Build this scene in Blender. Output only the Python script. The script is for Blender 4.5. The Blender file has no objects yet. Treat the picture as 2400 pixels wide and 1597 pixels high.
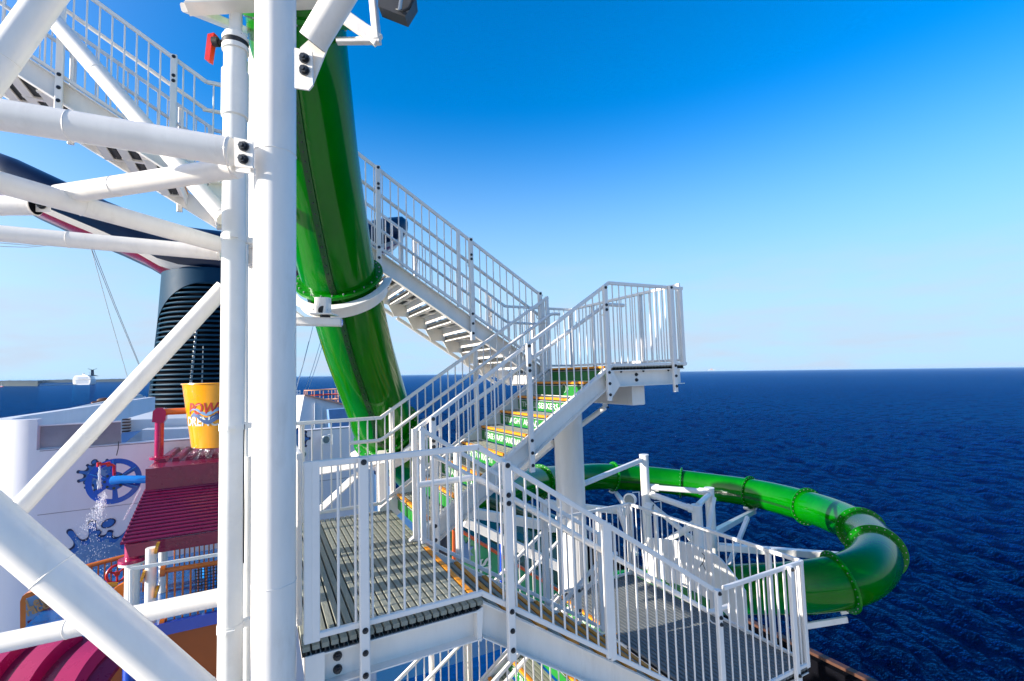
import bpy, bmesh, math, random
import numpy as np
from mathutils import Vector, Matrix
random.seed(7)
V = Vector
S = bpy.context.scene
C = S.collection
R = math.radians

# ------------------------------------------------------------------ camera
# ship frame: X to starboard, Y along the ship, Z up; landing deck is z = 0
FPX, CX, CY, EYE = 1133.0, 1200.0, 798.5, V((0, 0, 1.62))
YAW, PITCH, ROLL = R(27.5), math.atan(77.5 / 1133), R(1.75)
F0 = V((math.sin(YAW), math.cos(YAW), 0)); R0 = V((math.cos(YAW), -math.sin(YAW), 0)); UZ = V((0, 0, 1))
FW = F0 * math.cos(PITCH) + UZ * math.sin(PITCH)
U0 = -F0 * math.sin(PITCH) + UZ * math.cos(PITCH)
CR = R0 * math.cos(ROLL) - U0 * math.sin(ROLL)
CU = R0 * math.sin(ROLL) + U0 * math.cos(ROLL)
cam = bpy.data.objects.new('camera', bpy.data.cameras.new('camera'))
C.objects.link(cam)
cam.data.sensor_width = 36
cam.data.lens = FPX / 2400 * 36
cam.data.clip_start = 0.05
cam.data.clip_end = 60000
M = Matrix((CR, CU, -FW)).transposed().to_4x4(); M.translation = EYE
cam.matrix_world = M
S.camera = cam

def ray(x, y):
    return (FW * FPX + CR * (x - CX) + CU * (CY - y)) / FPX
def atd(x, y, d):            # a point at depth d along the view
    return EYE + ray(x, y) * d
def aty(x, y, c):            # a point on the plane Y = c
    r = ray(x, y); return EYE + r * (c / r.y)
def atx(x, y, c):
    r = ray(x, y); return EYE + r * (c / r.x)
def atz(x, y, c):
    r = ray(x, y); return EYE + r * ((c - EYE.z) / r.z)

# ------------------------------------------------------------------ world and sun
# the ship lists about one degree, so the sea and the sky are tilted in the ship frame
SEA_N = V((0.01517, -0.00858, 0.99985)).normalized()
LIST = V((0, 0, 1)).rotation_difference(SEA_N).to_matrix()
SUN_EL, SUN_AZ = R(15.5), R(-83.5)          # azimuth from +Y towards +X
sun_dir = V((math.sin(SUN_AZ) * math.cos(SUN_EL), math.cos(SUN_AZ) * math.cos(SUN_EL), math.sin(SUN_EL)))
W = bpy.data.worlds.new('World'); S.world = W; W.use_nodes = True
nt = W.node_tree; N = nt.nodes; L = nt.links; N.clear()
out = N.new('ShaderNodeOutputWorld'); bg = N.new('ShaderNodeBackground'); sky = N.new('ShaderNodeTexSky')
tc = N.new('ShaderNodeTexCoord'); mp = N.new('ShaderNodeMapping'); mp.vector_type = 'VECTOR'
mp.inputs['Rotation'].default_value = LIST.inverted().to_euler()
sky.sky_type = 'NISHITA'; sky.sun_disc = False
sky.sun_elevation = SUN_EL; sky.sun_rotation = SUN_AZ
sky.altitude = 0; sky.air_density = 1.0; sky.dust_density = 0.6; sky.ozone_density = 3.0
hs = N.new('ShaderNodeHueSaturation'); hs.inputs['Saturation'].default_value = 1.75; hs.inputs['Value'].default_value = 1.0
hs.inputs['Hue'].default_value = 0.497
# thin bands of cloud low over the horizon
sp = N.new('ShaderNodeSeparateXYZ')
cm = N.new('ShaderNodeMapping'); cm.inputs['Scale'].default_value = (2.2, 2.2, 11.0)
cn = N.new('ShaderNodeTexNoise'); cn.inputs['Scale'].default_value = 2.4; cn.inputs['Detail'].default_value = 7; cn.inputs['Roughness'].default_value = 0.55
cr = N.new('ShaderNodeValToRGB'); cr.color_ramp.elements[0].position = 0.40; cr.color_ramp.elements[1].position = 0.66
cr.color_ramp.elements[1].color = (0.95, 0.95, 0.95, 1)
zr = N.new('ShaderNodeMapRange'); zr.inputs['From Min'].default_value = 0.02; zr.inputs['From Max'].default_value = 0.24
zr.inputs['To Min'].default_value = 1.0; zr.inputs['To Max'].default_value = 0.0
mu = N.new('ShaderNodeMath'); mu.operation = 'MULTIPLY'
mx = N.new('ShaderNodeMix'); mx.data_type = 'RGBA'; mx.inputs[7].default_value = (2.75, 3.15, 3.9, 1)
L.new(tc.outputs['Generated'], mp.inputs['Vector']); L.new(mp.outputs[0], sky.inputs['Vector'])
L.new(mp.outputs[0], sp.inputs[0]); L.new(mp.outputs[0], cm.inputs['Vector']); L.new(cm.outputs[0], cn.inputs['Vector'])
L.new(cn.outputs['Fac'], cr.inputs[0]); L.new(sp.outputs['Z'], zr.inputs['Value'])
L.new(cr.outputs[0], mu.inputs[0]); L.new(zr.outputs[0], mu.inputs[1])
# sea haze: the air pales towards the horizon all the way round; a warm glow round the sun is added to fill the shade
hm = N.new('ShaderNodeMapRange'); hm.interpolation_type = 'SMOOTHSTEP'
hm.inputs['From Min'].default_value = 0.06; hm.inputs['From Max'].default_value = 0.50; hm.inputs['To Min'].default_value = 0.97; hm.inputs['To Max'].default_value = 0.0
hx = N.new('ShaderNodeMix'); hx.data_type = 'RGBA'; hx.inputs[7].default_value = (2.35, 3.55, 4.7, 1)
fl_t = N.new('ShaderNodeMix'); fl_t.data_type = 'RGBA'; fl_t.blend_type = 'MULTIPLY'; fl_t.inputs[0].default_value = 1; fl_t.inputs[7].default_value = (0.42, 1.20, 1.42, 1)
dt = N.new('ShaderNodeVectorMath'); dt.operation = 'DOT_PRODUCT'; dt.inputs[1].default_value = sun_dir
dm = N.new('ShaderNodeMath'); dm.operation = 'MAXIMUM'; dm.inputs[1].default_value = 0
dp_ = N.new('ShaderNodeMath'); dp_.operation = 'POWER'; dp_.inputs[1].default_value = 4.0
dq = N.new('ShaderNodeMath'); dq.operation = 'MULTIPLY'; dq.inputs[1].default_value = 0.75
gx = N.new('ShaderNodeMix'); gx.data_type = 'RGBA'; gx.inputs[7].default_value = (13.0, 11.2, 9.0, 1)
nv_ = N.new('ShaderNodeVectorMath'); nv_.operation = 'NORMALIZE'
L.new(sp.outputs['Z'], hm.inputs['Value']); L.new(hm.outputs[0], hx.inputs[0])
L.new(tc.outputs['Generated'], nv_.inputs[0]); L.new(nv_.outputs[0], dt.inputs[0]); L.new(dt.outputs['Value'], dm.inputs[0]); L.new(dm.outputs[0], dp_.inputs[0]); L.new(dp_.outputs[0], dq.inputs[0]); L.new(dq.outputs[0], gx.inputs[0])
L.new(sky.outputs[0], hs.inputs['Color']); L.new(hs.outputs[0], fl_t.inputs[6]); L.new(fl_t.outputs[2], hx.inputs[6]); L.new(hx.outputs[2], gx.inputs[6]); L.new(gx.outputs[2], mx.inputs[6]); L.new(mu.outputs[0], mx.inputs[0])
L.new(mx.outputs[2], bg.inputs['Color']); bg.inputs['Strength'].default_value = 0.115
L.new(bg.outputs[0], out.inputs[0])

sun = bpy.data.objects.new('sun', bpy.data.lights.new('sun', 'SUN')); C.objects.link(sun)
sun.data.energy = 5.0; sun.data.angle = R(0.53); sun.data.color = (1.0, 0.94, 0.85)
sun.rotation_euler = sun_dir.to_track_quat('Z', 'Y').to_euler()
sun.location = (-20, 0, 30)

S.view_settings.view_transform = 'Standard'; S.view_settings.look = 'None'
S.view_settings.exposure = 0.97; S.view_settings.gamma = 1.0; S.view_settings.use_curve_mapping = False
S.render.engine = 'CYCLES'
S.cycles.max_bounces = 8; S.cycles.diffuse_bounces = 4; S.cycles.glossy_bounces = 3
S.cycles.use_denoising = True

# ------------------------------------------------------------------ materials
def mat(name, col, rough=0.4, metal=0.0, spec=0.5, coat=0.0, var=0.0, scale=6.0, bump=0.0, trans=0.0, dirt=None, dirt_amt=0.0, stretch=(1, 1, 1)):
    m = bpy.data.materials.new(name); m.use_nodes = True
    n = m.node_tree.nodes; l = m.node_tree.links; p = n['Principled BSDF']
    p.inputs['Base Color'].default_value = (*col, 1); p.inputs['Roughness'].default_value = rough
    p.inputs['Metallic'].default_value = metal; p.inputs['Specular IOR Level'].default_value = spec
    p.inputs['Coat Weight'].default_value = coat; p.inputs['Coat Roughness'].default_value = 0.06
    if var or bump or dirt:
        t = n.new('ShaderNodeTexCoord'); mpp = n.new('ShaderNodeMapping'); mpp.inputs['Scale'].default_value = stretch
        ns = n.new('ShaderNodeTexNoise'); ns.inputs['Scale'].default_value = scale; ns.inputs['Detail'].default_value = 6
        ns.inputs['Roughness'].default_value = 0.62
        geo = n.new('ShaderNodeNewGeometry')
        l.new(geo.outputs['Position'], mpp.inputs['Vector']); l.new(mpp.outputs[0], ns.inputs['Vector'])
        src = None
        if var:
            mr = n.new('ShaderNodeMapRange'); mr.inputs['From Min'].default_value = 0.3; mr.inputs['From Max'].default_value = 0.7
            mr.inputs['To Min'].default_value = 1 - var; mr.inputs['To Max'].default_value = 1 + var * 0.6
            l.new(ns.outputs['Fac'], mr.inputs['Value'])
            mm = n.new('ShaderNodeMix'); mm.data_type = 'RGBA'; mm.blend_type = 'MULTIPLY'; mm.inputs[0].default_value = 1
            mm.inputs[6].default_value = (*col, 1); l.new(mr.outputs[0], mm.inputs[7]); src = mm.outputs[2]
            rr = n.new('ShaderNodeMapRange'); rr.inputs['To Min'].default_value = max(0, rough - 0.12); rr.inputs['To Max'].default_value = min(1, rough + 0.15)
            l.new(ns.outputs['Fac'], rr.inputs['Value']); l.new(rr.outputs[0], p.inputs['Roughness'])
        if dirt:
            n2 = n.new('ShaderNodeTexNoise'); n2.inputs['Scale'].default_value = scale * 0.55; n2.inputs['Detail'].default_value = 9; n2.inputs['Roughness'].default_value = 0.7
            l.new(mpp.outputs[0], n2.inputs['Vector'])
            cr2 = n.new('ShaderNodeValToRGB'); cr2.color_ramp.elements[0].position = 0.56; cr2.color_ramp.elements[1].position = 0.82
            cr2.color_ramp.elements[1].color = (dirt_amt, dirt_amt, dirt_amt, 1)
            l.new(n2.outputs['Fac'], cr2.inputs[0])
            m2 = n.new('ShaderNodeMix'); m2.data_type = 'RGBA'; m2.inputs[6].default_value = (*col, 1); m2.inputs[7].default_value = (*dirt, 1)
            if src: l.new(src, m2.inputs[6])
            l.new(cr2.outputs[0], m2.inputs[0]); src = m2.outputs[2]
        if src: l.new(src, p.inputs['Base Color'])
        if bump:
            b = n.new('ShaderNodeBump'); b.inputs['Strength'].default_value = bump; b.inputs['Distance'].default_value = 0.01
            l.new(ns.outputs['Fac'], b.inputs['Height']); l.new(b.outputs[0], p.inputs['Normal'])
    if trans:
        tr = n.new('ShaderNodeBsdfTranslucent'); tr.inputs['Color'].default_value = (*[min(1, c * 1.8) for c in col], 1)
        ms = n.new('ShaderNodeMixShader'); ms.inputs[0].default_value = trans
        l.new(p.outputs[0], ms.inputs[1]); l.new(tr.outputs[0], ms.inputs[2]); l.new(ms.outputs[0], n['Material Output'].inputs[0])
    return m

M_WHITE = mat('white_paint', (0.84, 0.785, 0.71), 0.34, coat=0.15, var=0.06, scale=3.0, dirt=(0.44, 0.36, 0.27), dirt_amt=0.42, stretch=(2.6, 2.6, .7))
M_RAIL = mat('white_powder_coat', (0.84, 0.79, 0.73), 0.38, coat=0.10, var=0.03, scale=8)
M_WALL = mat('white_wall_paint', (0.74, 0.72, 0.74), 0.45, var=0.06, scale=0.9, bump=0.15, dirt=(0.52, 0.48, 0.47), dirt_amt=0.35, stretch=(1.6, 1.6, .35))
M_PVC = mat('white_pvc', (0.78, 0.77, 0.72), 0.42, var=0.05, scale=5, dirt=(0.5, 0.45, 0.36), dirt_amt=0.3)
M_PLANK = mat('grey_composite', (0.27, 0.272, 0.215), 0.62, var=0.18, scale=14, bump=0.25, stretch=(6, 1, 6))
M_PLANK_SHADE = mat('grey_composite_shaded', (0.165, 0.175, 0.17), 0.62, var=0.16, scale=14, bump=0.25)  # darker copy of the deck boards, the lower landing's shade put into the colour
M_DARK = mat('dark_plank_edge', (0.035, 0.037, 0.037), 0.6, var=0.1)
M_YEL = mat('yellow_nosing', (0.78, 0.27, 0.004), 0.45, var=0.12, scale=12)
M_GREEN = mat('green_riser', (0.012, 0.19, 0.022), 0.4, var=0.06, scale=9)
M_TUBE = mat('green_fibreglass', (0.001, 0.170, 0.001), 0.12, spec=0.32, coat=0.15, var=0.22, scale=2.2, trans=0.15, stretch=(1, 1, .5))
M_FLANGE = mat('green_flange', (0.003, 0.26, 0.006), 0.25, spec=0.5, var=0.08, scale=5, trans=0.42)
M_SEAM = mat('dark_green_seam', (0.004, 0.07, 0.006), 0.3, var=0.1)
M_BOLT = mat('dark_steel', (0.055, 0.06, 0.068), 0.38, metal=0.7, var=0.2, scale=60)
M_STEEL = mat('galvanised_steel', (0.45, 0.46, 0.46), 0.4, metal=0.6, var=0.15, scale=20)
M_BLACK = mat('black_rubber', (0.012, 0.012, 0.013), 0.5, var=0.1)
M_LET = mat('white_lettering', (0.62, 0.66, 0.60), 0.5)
M_RED = mat('red_plastic', (0.55, 0.008, 0.006), 0.3, coat=0.3, var=0.08)
M_ORANGE = mat('orange_paint', (0.55, 0.13, 0.004), 0.32, coat=0.2, var=0.08, scale=4)
M_ORWALL = mat('orange_panel', (0.42, 0.085, 0.003), 0.4, var=0.10, scale=2)
M_YELB = mat('yellow_gelcoat', (0.80, 0.33, 0.003), 0.16, coat=0.5, var=0.05, scale=3)
M_MAROON = mat('maroon_sheet', (0.20, 0.003, 0.042), 0.28, coat=0.3, var=0.12, scale=3)
M_MAG = mat('magenta_paint', (0.36, 0.006, 0.075), 0.25, coat=0.4, var=0.1, scale=3)
M_BLUE = mat('blue_gelcoat', (0.004, 0.055, 0.42), 0.18, coat=0.5, var=0.08, scale=5)
M_LBLUE = mat('light_blue_gelcoat', (0.012, 0.24, 0.72), 0.2, coat=0.5, var=0.06, scale=5)
M_BFLOOR = mat('blue_wet_floor', (0.006, 0.11, 0.36), 0.12, coat=0.5, var=0.35, scale=7, bump=0.5)
M_NAVY = mat('navy_paint', (0.0012, 0.016, 0.052), 0.36, spec=.35, coat=0.10, var=0.08, scale=0.6)
M_TEAL = mat('teal_paint', (0.02, 0.13, 0.20), 0.22, coat=0.6, var=0.08, scale=0.6)
M_NECK = mat('deep_teal_paint', (0.003, 0.036, 0.075), 0.5, spec=.10, coat=0.0, var=0.1, scale=.6)
M_LOUV = mat('louvre_paint', (0.003, 0.040, 0.075), 0.42, spec=.2, var=0.1)
M_FRED = mat('funnel_red', (0.32, 0.012, 0.03), 0.28, coat=0.4, var=0.06)
M_MATT_BLACK = mat('matt_black', (0.004, 0.004, 0.006), 0.9, spec=0.05, var=0.2)
M_TEAK = mat('brown_wood_rail', (0.085, 0.030, 0.012), 0.5, var=0.2, scale=10)
M_DECKW = mat('salmon_rail_paint', (0.62, 0.30, 0.19), 0.5, var=0.1)
M_SCREEN = mat('smoked_screen', (0.30, 0.28, 0.31), 0.10, spec=0.8, coat=0.6, var=0.25, scale=1.2, dirt=(0.62, 0.64, 0.72), dirt_amt=0.6)
M_LAND = mat('forest', (0.010, 0.022, 0.025), 0.9, var=0.3, scale=0.02)  # bluish base, part of the distance haze is put into the colour
M_SAND = mat('pale_concrete', (0.55, 0.50, 0.44), 0.8, var=0.1)
M_HULL = mat('ship_steel', (0.70, 0.70, 0.70), 0.4, var=0.04)
M_SPRAY = mat('water_drops', (0.85, 0.87, 0.9), 0.1, spec=0.8)
M_LENS = mat('lamp_glass', (0.16, 0.20, 0.19), 0.15, spec=0.8, coat=0.5)
M_DGREEN = mat('deep_green_gelcoat', (0.002, 0.05, 0.006), 0.15, coat=0.5, var=0.1)
M_MINT = mat('mint_gelcoat', (0.004, 0.30, 0.11), 0.3, coat=0.3, var=0.05)
M_ORIM = mat('orange_rim', (0.75, 0.10, 0.006), 0.3, coat=0.3)
M_MUR_D = mat('mural_dark_blue', (0.004, 0.018, 0.075), 0.5)
M_MUR_M = mat('mural_blue', (0.018, 0.13, 0.42), 0.5, var=0.1, scale=4)
M_MUR_L = mat('mural_pale_blue', (0.13, 0.26, 0.46), 0.5, var=0.12, scale=3)
M_TXTRED = mat('sign_red', (0.40, 0.02, 0.01), 0.5)
M_TXTBLUE = mat('sign_blue', (0.03, 0.08, 0.22), 0.5)
M_TXTBR = mat('sign_tan', (0.42, 0.24, 0.10), 0.5)
M_PURPLE = mat('sign_purple', (0.10, 0.004, 0.05), 0.5)

# ------------------------------------------------------------------ mesh builder
class MB:
    def __init__(s): s.v = []; s.f = []; s.m = []; s.mi = 0
    def add(s, vs, fs):
        b = len(s.v); s.v += [V(p) for p in vs]
        for f in fs: s.f.append([b + i for i in f]); s.m.append(s.mi)
        return s
    def box(s, x0, x1, y0, y1, z0, z1):
        return s.sbox(x0, x1, z0, z1, z0, z1, y0, y1)
    def sbox(s, x0, x1, a0, a1, b0, b1, y0, y1):      # z from a0..a1 at x0 and b0..b1 at x1
        return s.add([(x0, y0, a0), (x1, y0, b0), (x1, y1, b0), (x0, y1, a0), (x0, y0, a1), (x1, y0, b1), (x1, y1, b1), (x0, y1, a1)],
                     [(3, 2, 1, 0), (4, 5, 6, 7), (0, 1, 5, 4), (1, 2, 6, 5), (2, 3, 7, 6), (3, 0, 4, 7)])
    def loft(s, rings, cap=True, closed=False):
        n = len(rings[0]); b = len(s.v)
        for r in rings: s.v += [V(p) for p in r]
        k = len(rings)
        for i in range(k if closed else k - 1):
            a, c = b + i * n, b + ((i + 1) % k) * n
            for j in range(n):
                s.f.append([a + j, a + (j + 1) % n, c + (j + 1) % n, c + j]); s.m.append(s.mi)
        if cap and not closed:
            s.f.append([b + j for j in range(n)][::-1]); s.m.append(s.mi)
            s.f.append([b + (k - 1) * n + j for j in range(n)]); s.m.append(s.mi)
        return s
    def frame(s, d, up=UZ):
        d = d.normalized()
        if abs(d.dot(up)) > 0.995: up = V((0, 1, 0)) if abs(d.y) < .9 else V((1, 0, 0))
        sd = d.cross(up).normalized(); return sd, sd.cross(d).normalized()
    def beam(s, p0, p1, w, h, up=UZ, c=None):          # chamfered bar
        p0, p1 = V(p0), V(p1); sd, u = s.frame(p1 - p0, up)
        c = min(w, h) * 0.16 if c is None else c
        a, b = w / 2, h / 2
        pr = [(a, b - c), (a - c, b), (-a + c, b), (-a, b - c), (-a, -b + c), (-a + c, -b), (a - c, -b), (a, -b + c)]
        return s.loft([[p + sd * x + u * y for x, y in pr] for p in (p0, p1)])
    def tube(s, p0, p1, r, n=12, r1=None, cap=True):
        p0, p1 = V(p0), V(p1); sd, u = s.frame(p1 - p0); r1 = r if r1 is None else r1
        rg = lambda p, q: [p + (sd * math.cos(2 * math.pi * i / n) + u * math.sin(2 * math.pi * i / n)) * q for i in range(n)]
        return s.loft([rg(p0, r), rg(p1, r1)], cap)
    def path(s, pts, r, n=10, cap=True, a0=0, closed=False):
        pts = [V(p) for p in pts]; k = len(pts); rings = []; u = None
        for i, p in enumerate(pts):
            if closed: d = pts[(i + 1) % k] - pts[i - 1]
            else: d = (pts[min(i + 1, k - 1)] - pts[max(i - 1, 0)])
            d.normalize()
            if u is None: sd, u = s.frame(d)
            else:
                u = (u - d * u.dot(d)).normalized(); sd = d.cross(u).normalized()
            q = r[i] if isinstance(r, (list, tuple)) else r
            rings.append([p + (sd * math.cos(a0 + 2 * math.pi * j / n) + u * math.sin(a0 + 2 * math.pi * j / n)) * q for j in range(n)])
        return s.loft(rings, cap, closed)
    def prism(s, poly, vec):
        poly = [V(p) for p in poly]; vec = V(vec)
        return s.loft([poly, [p + vec for p in poly]])
    def bolt(s, p, nrm, r, h):
        p = V(p); nrm = V(nrm).normalized()
        s.tube(p, p + nrm * h * .25, r * 1.35, 14); s.tube(p + nrm * h * .25, p + nrm * h, r, 6)
        return s.tube(p + nrm * h, p + nrm * h * 1.35, r * .55, 8)
    def ring(s, c, nrm, ri, ro, t, n=48):
        c = V(c); nrm = V(nrm).normalized(); sd, u = s.frame(nrm)
        prof = [(ri, -t / 2), (ro, -t / 2), (ro, t / 2), (ri, t / 2)]
        rg = []
        for i in range(n):
            e = sd * math.cos(2 * math.pi * i / n) + u * math.sin(2 * math.pi * i / n)
            rg.append([c + e * a + nrm * b for a, b in prof])
        return s.loft(rg, False, True)
    def lathe(s, c, axis, prof, n=32):                  # prof: (radius, distance along axis)
        c = V(c); ax = V(axis).normalized(); sd, u = s.frame(ax)
        return s.loft([[c + ax * h + (sd * math.cos(2 * math.pi * j / n) + u * math.sin(2 * math.pi * j / n)) * r for j in range(n)] for r, h in prof])

WO = {}
def mesh_from(name, mb, mats, org, ang=38):
    me = bpy.data.meshes.new(name)
    me.from_pydata([p - org for p in mb.v], [], mb.f)
    mats = mats if isinstance(mats, (list, tuple)) else [mats]
    for m in mats: me.materials.append(m)
    if len(mats) > 1: me.polygons.foreach_set('material_index', mb.m)
    me.polygons.foreach_set('use_smooth', [True] * len(mb.f))
    me.update()
    bmesh_fix(me)
    me.set_sharp_from_angle(angle=R(ang))
    return me
def bmesh_fix(me):
    bm = bmesh.new(); bm.from_mesh(me); bmesh.ops.recalc_face_normals(bm, faces=bm.faces); bm.to_mesh(me); bm.free()

def center(mb):
    xs = [p.x for p in mb.v]; ys = [p.y for p in mb.v]; zs = [p.z for p in mb.v]
    return V(((min(xs) + max(xs)) / 2, (min(ys) + max(ys)) / 2, (min(zs) + max(zs)) / 2))
def tag(o, label=None, cat=None, group=None, kind=None):
    if label: o['label'] = label
    if cat: o['category'] = cat
    if group: o['group'] = group
    if kind: o['kind'] = kind
    return o
def thing(name, label, cat, loc, group=None):
    o = bpy.data.objects.new(name, None); C.objects.link(o); o.empty_display_size = 0.1
    o.location = V(loc); WO[o] = V(loc)
    return tag(o, label, cat, group)
def part(parent, name, mb, mats, label=None, ang=38, kind=None):
    org = center(mb); o = bpy.data.objects.new(name, mesh_from(name, mb, mats, org, ang)); C.objects.link(o)
    WO[o] = org; o.location = org - (WO[parent] if parent else V((0, 0, 0))); o.parent = parent
    return tag(o, label, kind=kind)
def single(name, mb, mats, label, cat, group=None, ang=38):
    return tag(part(None, name, mb, mats, ang=ang), label, cat, group)
def struct(name, mb, mats, ang=38):
    return tag(part(None, name, mb, mats, ang=ang), kind='structure')
def inst(parent, name, me, loc, scale=None, mtx=None):
    o = bpy.data.objects.new(name, me); C.objects.link(o); loc = V(loc); WO[o] = loc; o.parent = parent
    if mtx is not None: o.rotation_euler = mtx.to_euler()
    o.location = loc - (WO[parent] if parent else V((0, 0, 0)))
    if scale: o.scale = scale
    return o
def shared(name, mb, mats, ang=38): return mesh_from(name, mb, mats, V((0, 0, 0)), ang)
def along(nrm, up=UZ):        # rotation whose local +Z looks along nrm
    nrm = V(nrm).normalized()
    if abs(nrm.dot(up)) > .99: up = V((0, 1, 0))
    x = up.cross(nrm).normalized(); y = nrm.cross(x)
    return Matrix((x, y, nrm)).transposed()
def text_mesh(name, s, size, m, extr=0.002, shear=0, bold=0.0, width=None):
    cu = bpy.data.curves.new(name, 'FONT'); cu.body = s; cu.size = size; cu.extrude = extr; cu.align_x = 'LEFT'; cu.shear = shear
    cu.offset = bold; cu.resolution_u = 3
    o = bpy.data.objects.new(name, cu); C.objects.link(o)
    dg = bpy.context.evaluated_depsgraph_get(); dg.update()
    me = bpy.data.meshes.new_from_object(o.evaluated_get(dg)); me.name = name
    bpy.data.objects.remove(o); bpy.data.curves.remove(cu)
    me.materials.clear(); me.materials.append(m)
    if width:
        xs = [v.co.x for v in me.vertices]; k = width / (max(xs) - min(xs)); x0 = min(xs)
        for v in me.vertices: v.co.x = (v.co.x - x0) * k
    return me
def letter(parent, name, me, loc, right, up):
    right = V(right).normalized(); nrm = right.cross(V(up)).normalized(); up = nrm.cross(right)
    o = inst(parent, name, me, loc, mtx=Matrix((right, up, nrm)).transposed()); return o

BOLT = shared('bolt', MB().bolt((0, 0, 0), (0, 0, 1), 0.014, 0.016), M_BOLT)
BIGBOLT = shared('bolt', MB().bolt((0, 0, 0), (0, 0, 1), 0.021, 0.028), M_BOLT)
BAL = shared('baluster', MB().tube((0, 0, 0), (0, 0, 1), 0.0085, 10), M_RAIL)
def bolt(parent, p, nrm, big=False, k=1.0):
    return inst(parent, 'bolt', BIGBOLT if big else BOLT, p, mtx=along(nrm), scale=(k, k, k))
def lerp(a, b, t): return a + (b - a) * t
def pz(path, s):
    for (s0, z0), (s1, z1) in zip(path, path[1:]):
        if s <= s1: return z0 + (z1 - z0) * (s - s0) / (s1 - s0)
    return path[-1][1]

# ------------------------------------------------------------------ railing builder
def railing(label, org, dirv, path, out=None, posts=(), frames=(), hand=None, gap=0.1045, hb=1.035, drop=1.40, skip=(), name='stair_railing',
            group='white railings of the slide stair tower', post_top=0.0, start_bal=0.07):
    """dirv: plan direction; path: [(s, z_top), ...]; posts: s of the bolted posts; frames: s of the panel end bars"""
    d = V(dirv).normalized(); o = V(org); n = V(out).normalized() if out else V((0, -1, 0))
    P = lambda s, z, off=0.0: V((o.x + d.x * s + n.x * off, o.y + d.y * s + n.y * off, z))
    th = thing(name, label, 'railing', P(path[0][0], path[0][1] - 1.09), group)
    tr, br = MB(), MB()
    for (s0, z0), (s1, z1) in zip(path, path[1:]):
        tr.beam(P(s0, z0), P(s1, z1), 0.032, 0.042)
        br.beam(P(s0, z0 - hb), P(s1, z1 - hb), 0.030, 0.036)
    for s, z in path[1:-1]:
        tr.tube(P(s, z, -.0155), P(s, z, .0155), 0.0215, 14); br.tube(P(s, z - hb, -.0145), P(s, z - hb, .0145), 0.0185, 14)
    part(th, 'top_rail', tr, M_RAIL); part(th, 'bottom_rail', br, M_RAIL)
    for s in frames:
        part(th, 'panel_frame', MB().beam(P(s, pz(path, s) - hb - .03), P(s, pz(path, s) + .02), 0.034, 0.05, up=d), M_RAIL)
    for s in posts:
        z = pz(path, s); b = MB()
        b.beam(P(s, z - drop, .038), P(s, z + .018 + post_top, .038), 0.062, 0.042, up=n)
        p = part(th, 'post', b, M_RAIL)
        mid = (-.225, -.285) if hand and hand[0][0] < s < hand[-1][0] else ()
        for q in (-.01, *mid, -1.055, -1.19, -1.325):
            if q > -drop + .03: bolt(p, P(s, z + q, .059), n)
    s = path[0][0] + start_bal
    while s < path[-1][0] - .03:
        if all(abs(s - q) > .035 for q in list(frames)) and all(not (a < s < b) for a, b in skip):
            z = pz(path, s); inst(th, 'baluster', BAL, P(s, z - hb), (1, 1, hb))
        s += gap
    if hand:
        pts = [P(s, z, -.075) for s, z in hand]
        fine = []
        for i, p in enumerate(pts):
            if 0 < i < len(pts) - 1:
                a = (pts[i - 1] - p).normalized() * .06; b = (pts[i + 1] - p).normalized() * .06
                for t in (0, .25, .5, .75, 1): fine.append(p + a * (1 - t) ** 2 + b * t ** 2)
            else: fine.append(p)
        hr = MB().path(fine, 0.0225, 14)
        part(th, 'handrail', hr, M_RAIL)
        for s in posts:
            if hand[0][0] < s < hand[-1][0]:
                zh = pz(hand, s)
                part(th, 'handrail_bracket', MB().path([P(s, zh - .075, .02), P(s, zh - .085, -.04), P(s, zh - .07, -.075), P(s, zh - .015, -.075)], 0.007, 8), M_RAIL)
    return th

# ------------------------------------------------------------------ stair tower
X0, XE, XL, XR = 0.225, 1.43, 3.76, 5.12       # landing left, landing edge, far landings' edge, far end
YA, YB, YC, YD, YE = 3.31, 4.60, 4.75, 6.10, 7.40
SL = 0.655
T2X, T2Z, TZ, LZ = 0.28, 3.92, 1.68, -1.53
PITCHP = 0.0555
def plank_mesh(length, m=M_PLANK, nm='plank'):
    b = MB()
    b.beam((0, 0, -.014), (0, length, -.014), 0.0430, 0.028, c=.003)
    b.mi = 1
    b.box(-.004, .004, 0.004, length - .004, -.052, -.028); b.box(-.024, .024, 0.004, length - .004, -.058, -.052)
    return shared(nm, b, [m, M_DARK])
def ibeam_x(b, x0, x1, y, zt, h, fl=0.075, t=0.009, sgn=-1, s0=0.0, s1=0.0):
    """channel along X opening towards sgn*Y; s0, s1: extra z at both ends"""
    w0, w1 = (y, y + t) if sgn < 0 else (y - t, y)
    b.sbox(x0, x1, zt - h + s0, zt + s0, zt - h + s1, zt + s1, w0, w1)
    f0, f1 = (y - fl, y) if sgn < 0 else (y, y + fl)
    b.sbox(x0, x1, zt - h + s0, zt - h + s0 + t, zt - h + s1, zt - h + s1 + t, f0, f1)
    b.sbox(x0, x1, zt - t + s0, zt + s0, zt - t + s1, zt + s1, f0, f1)
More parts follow.
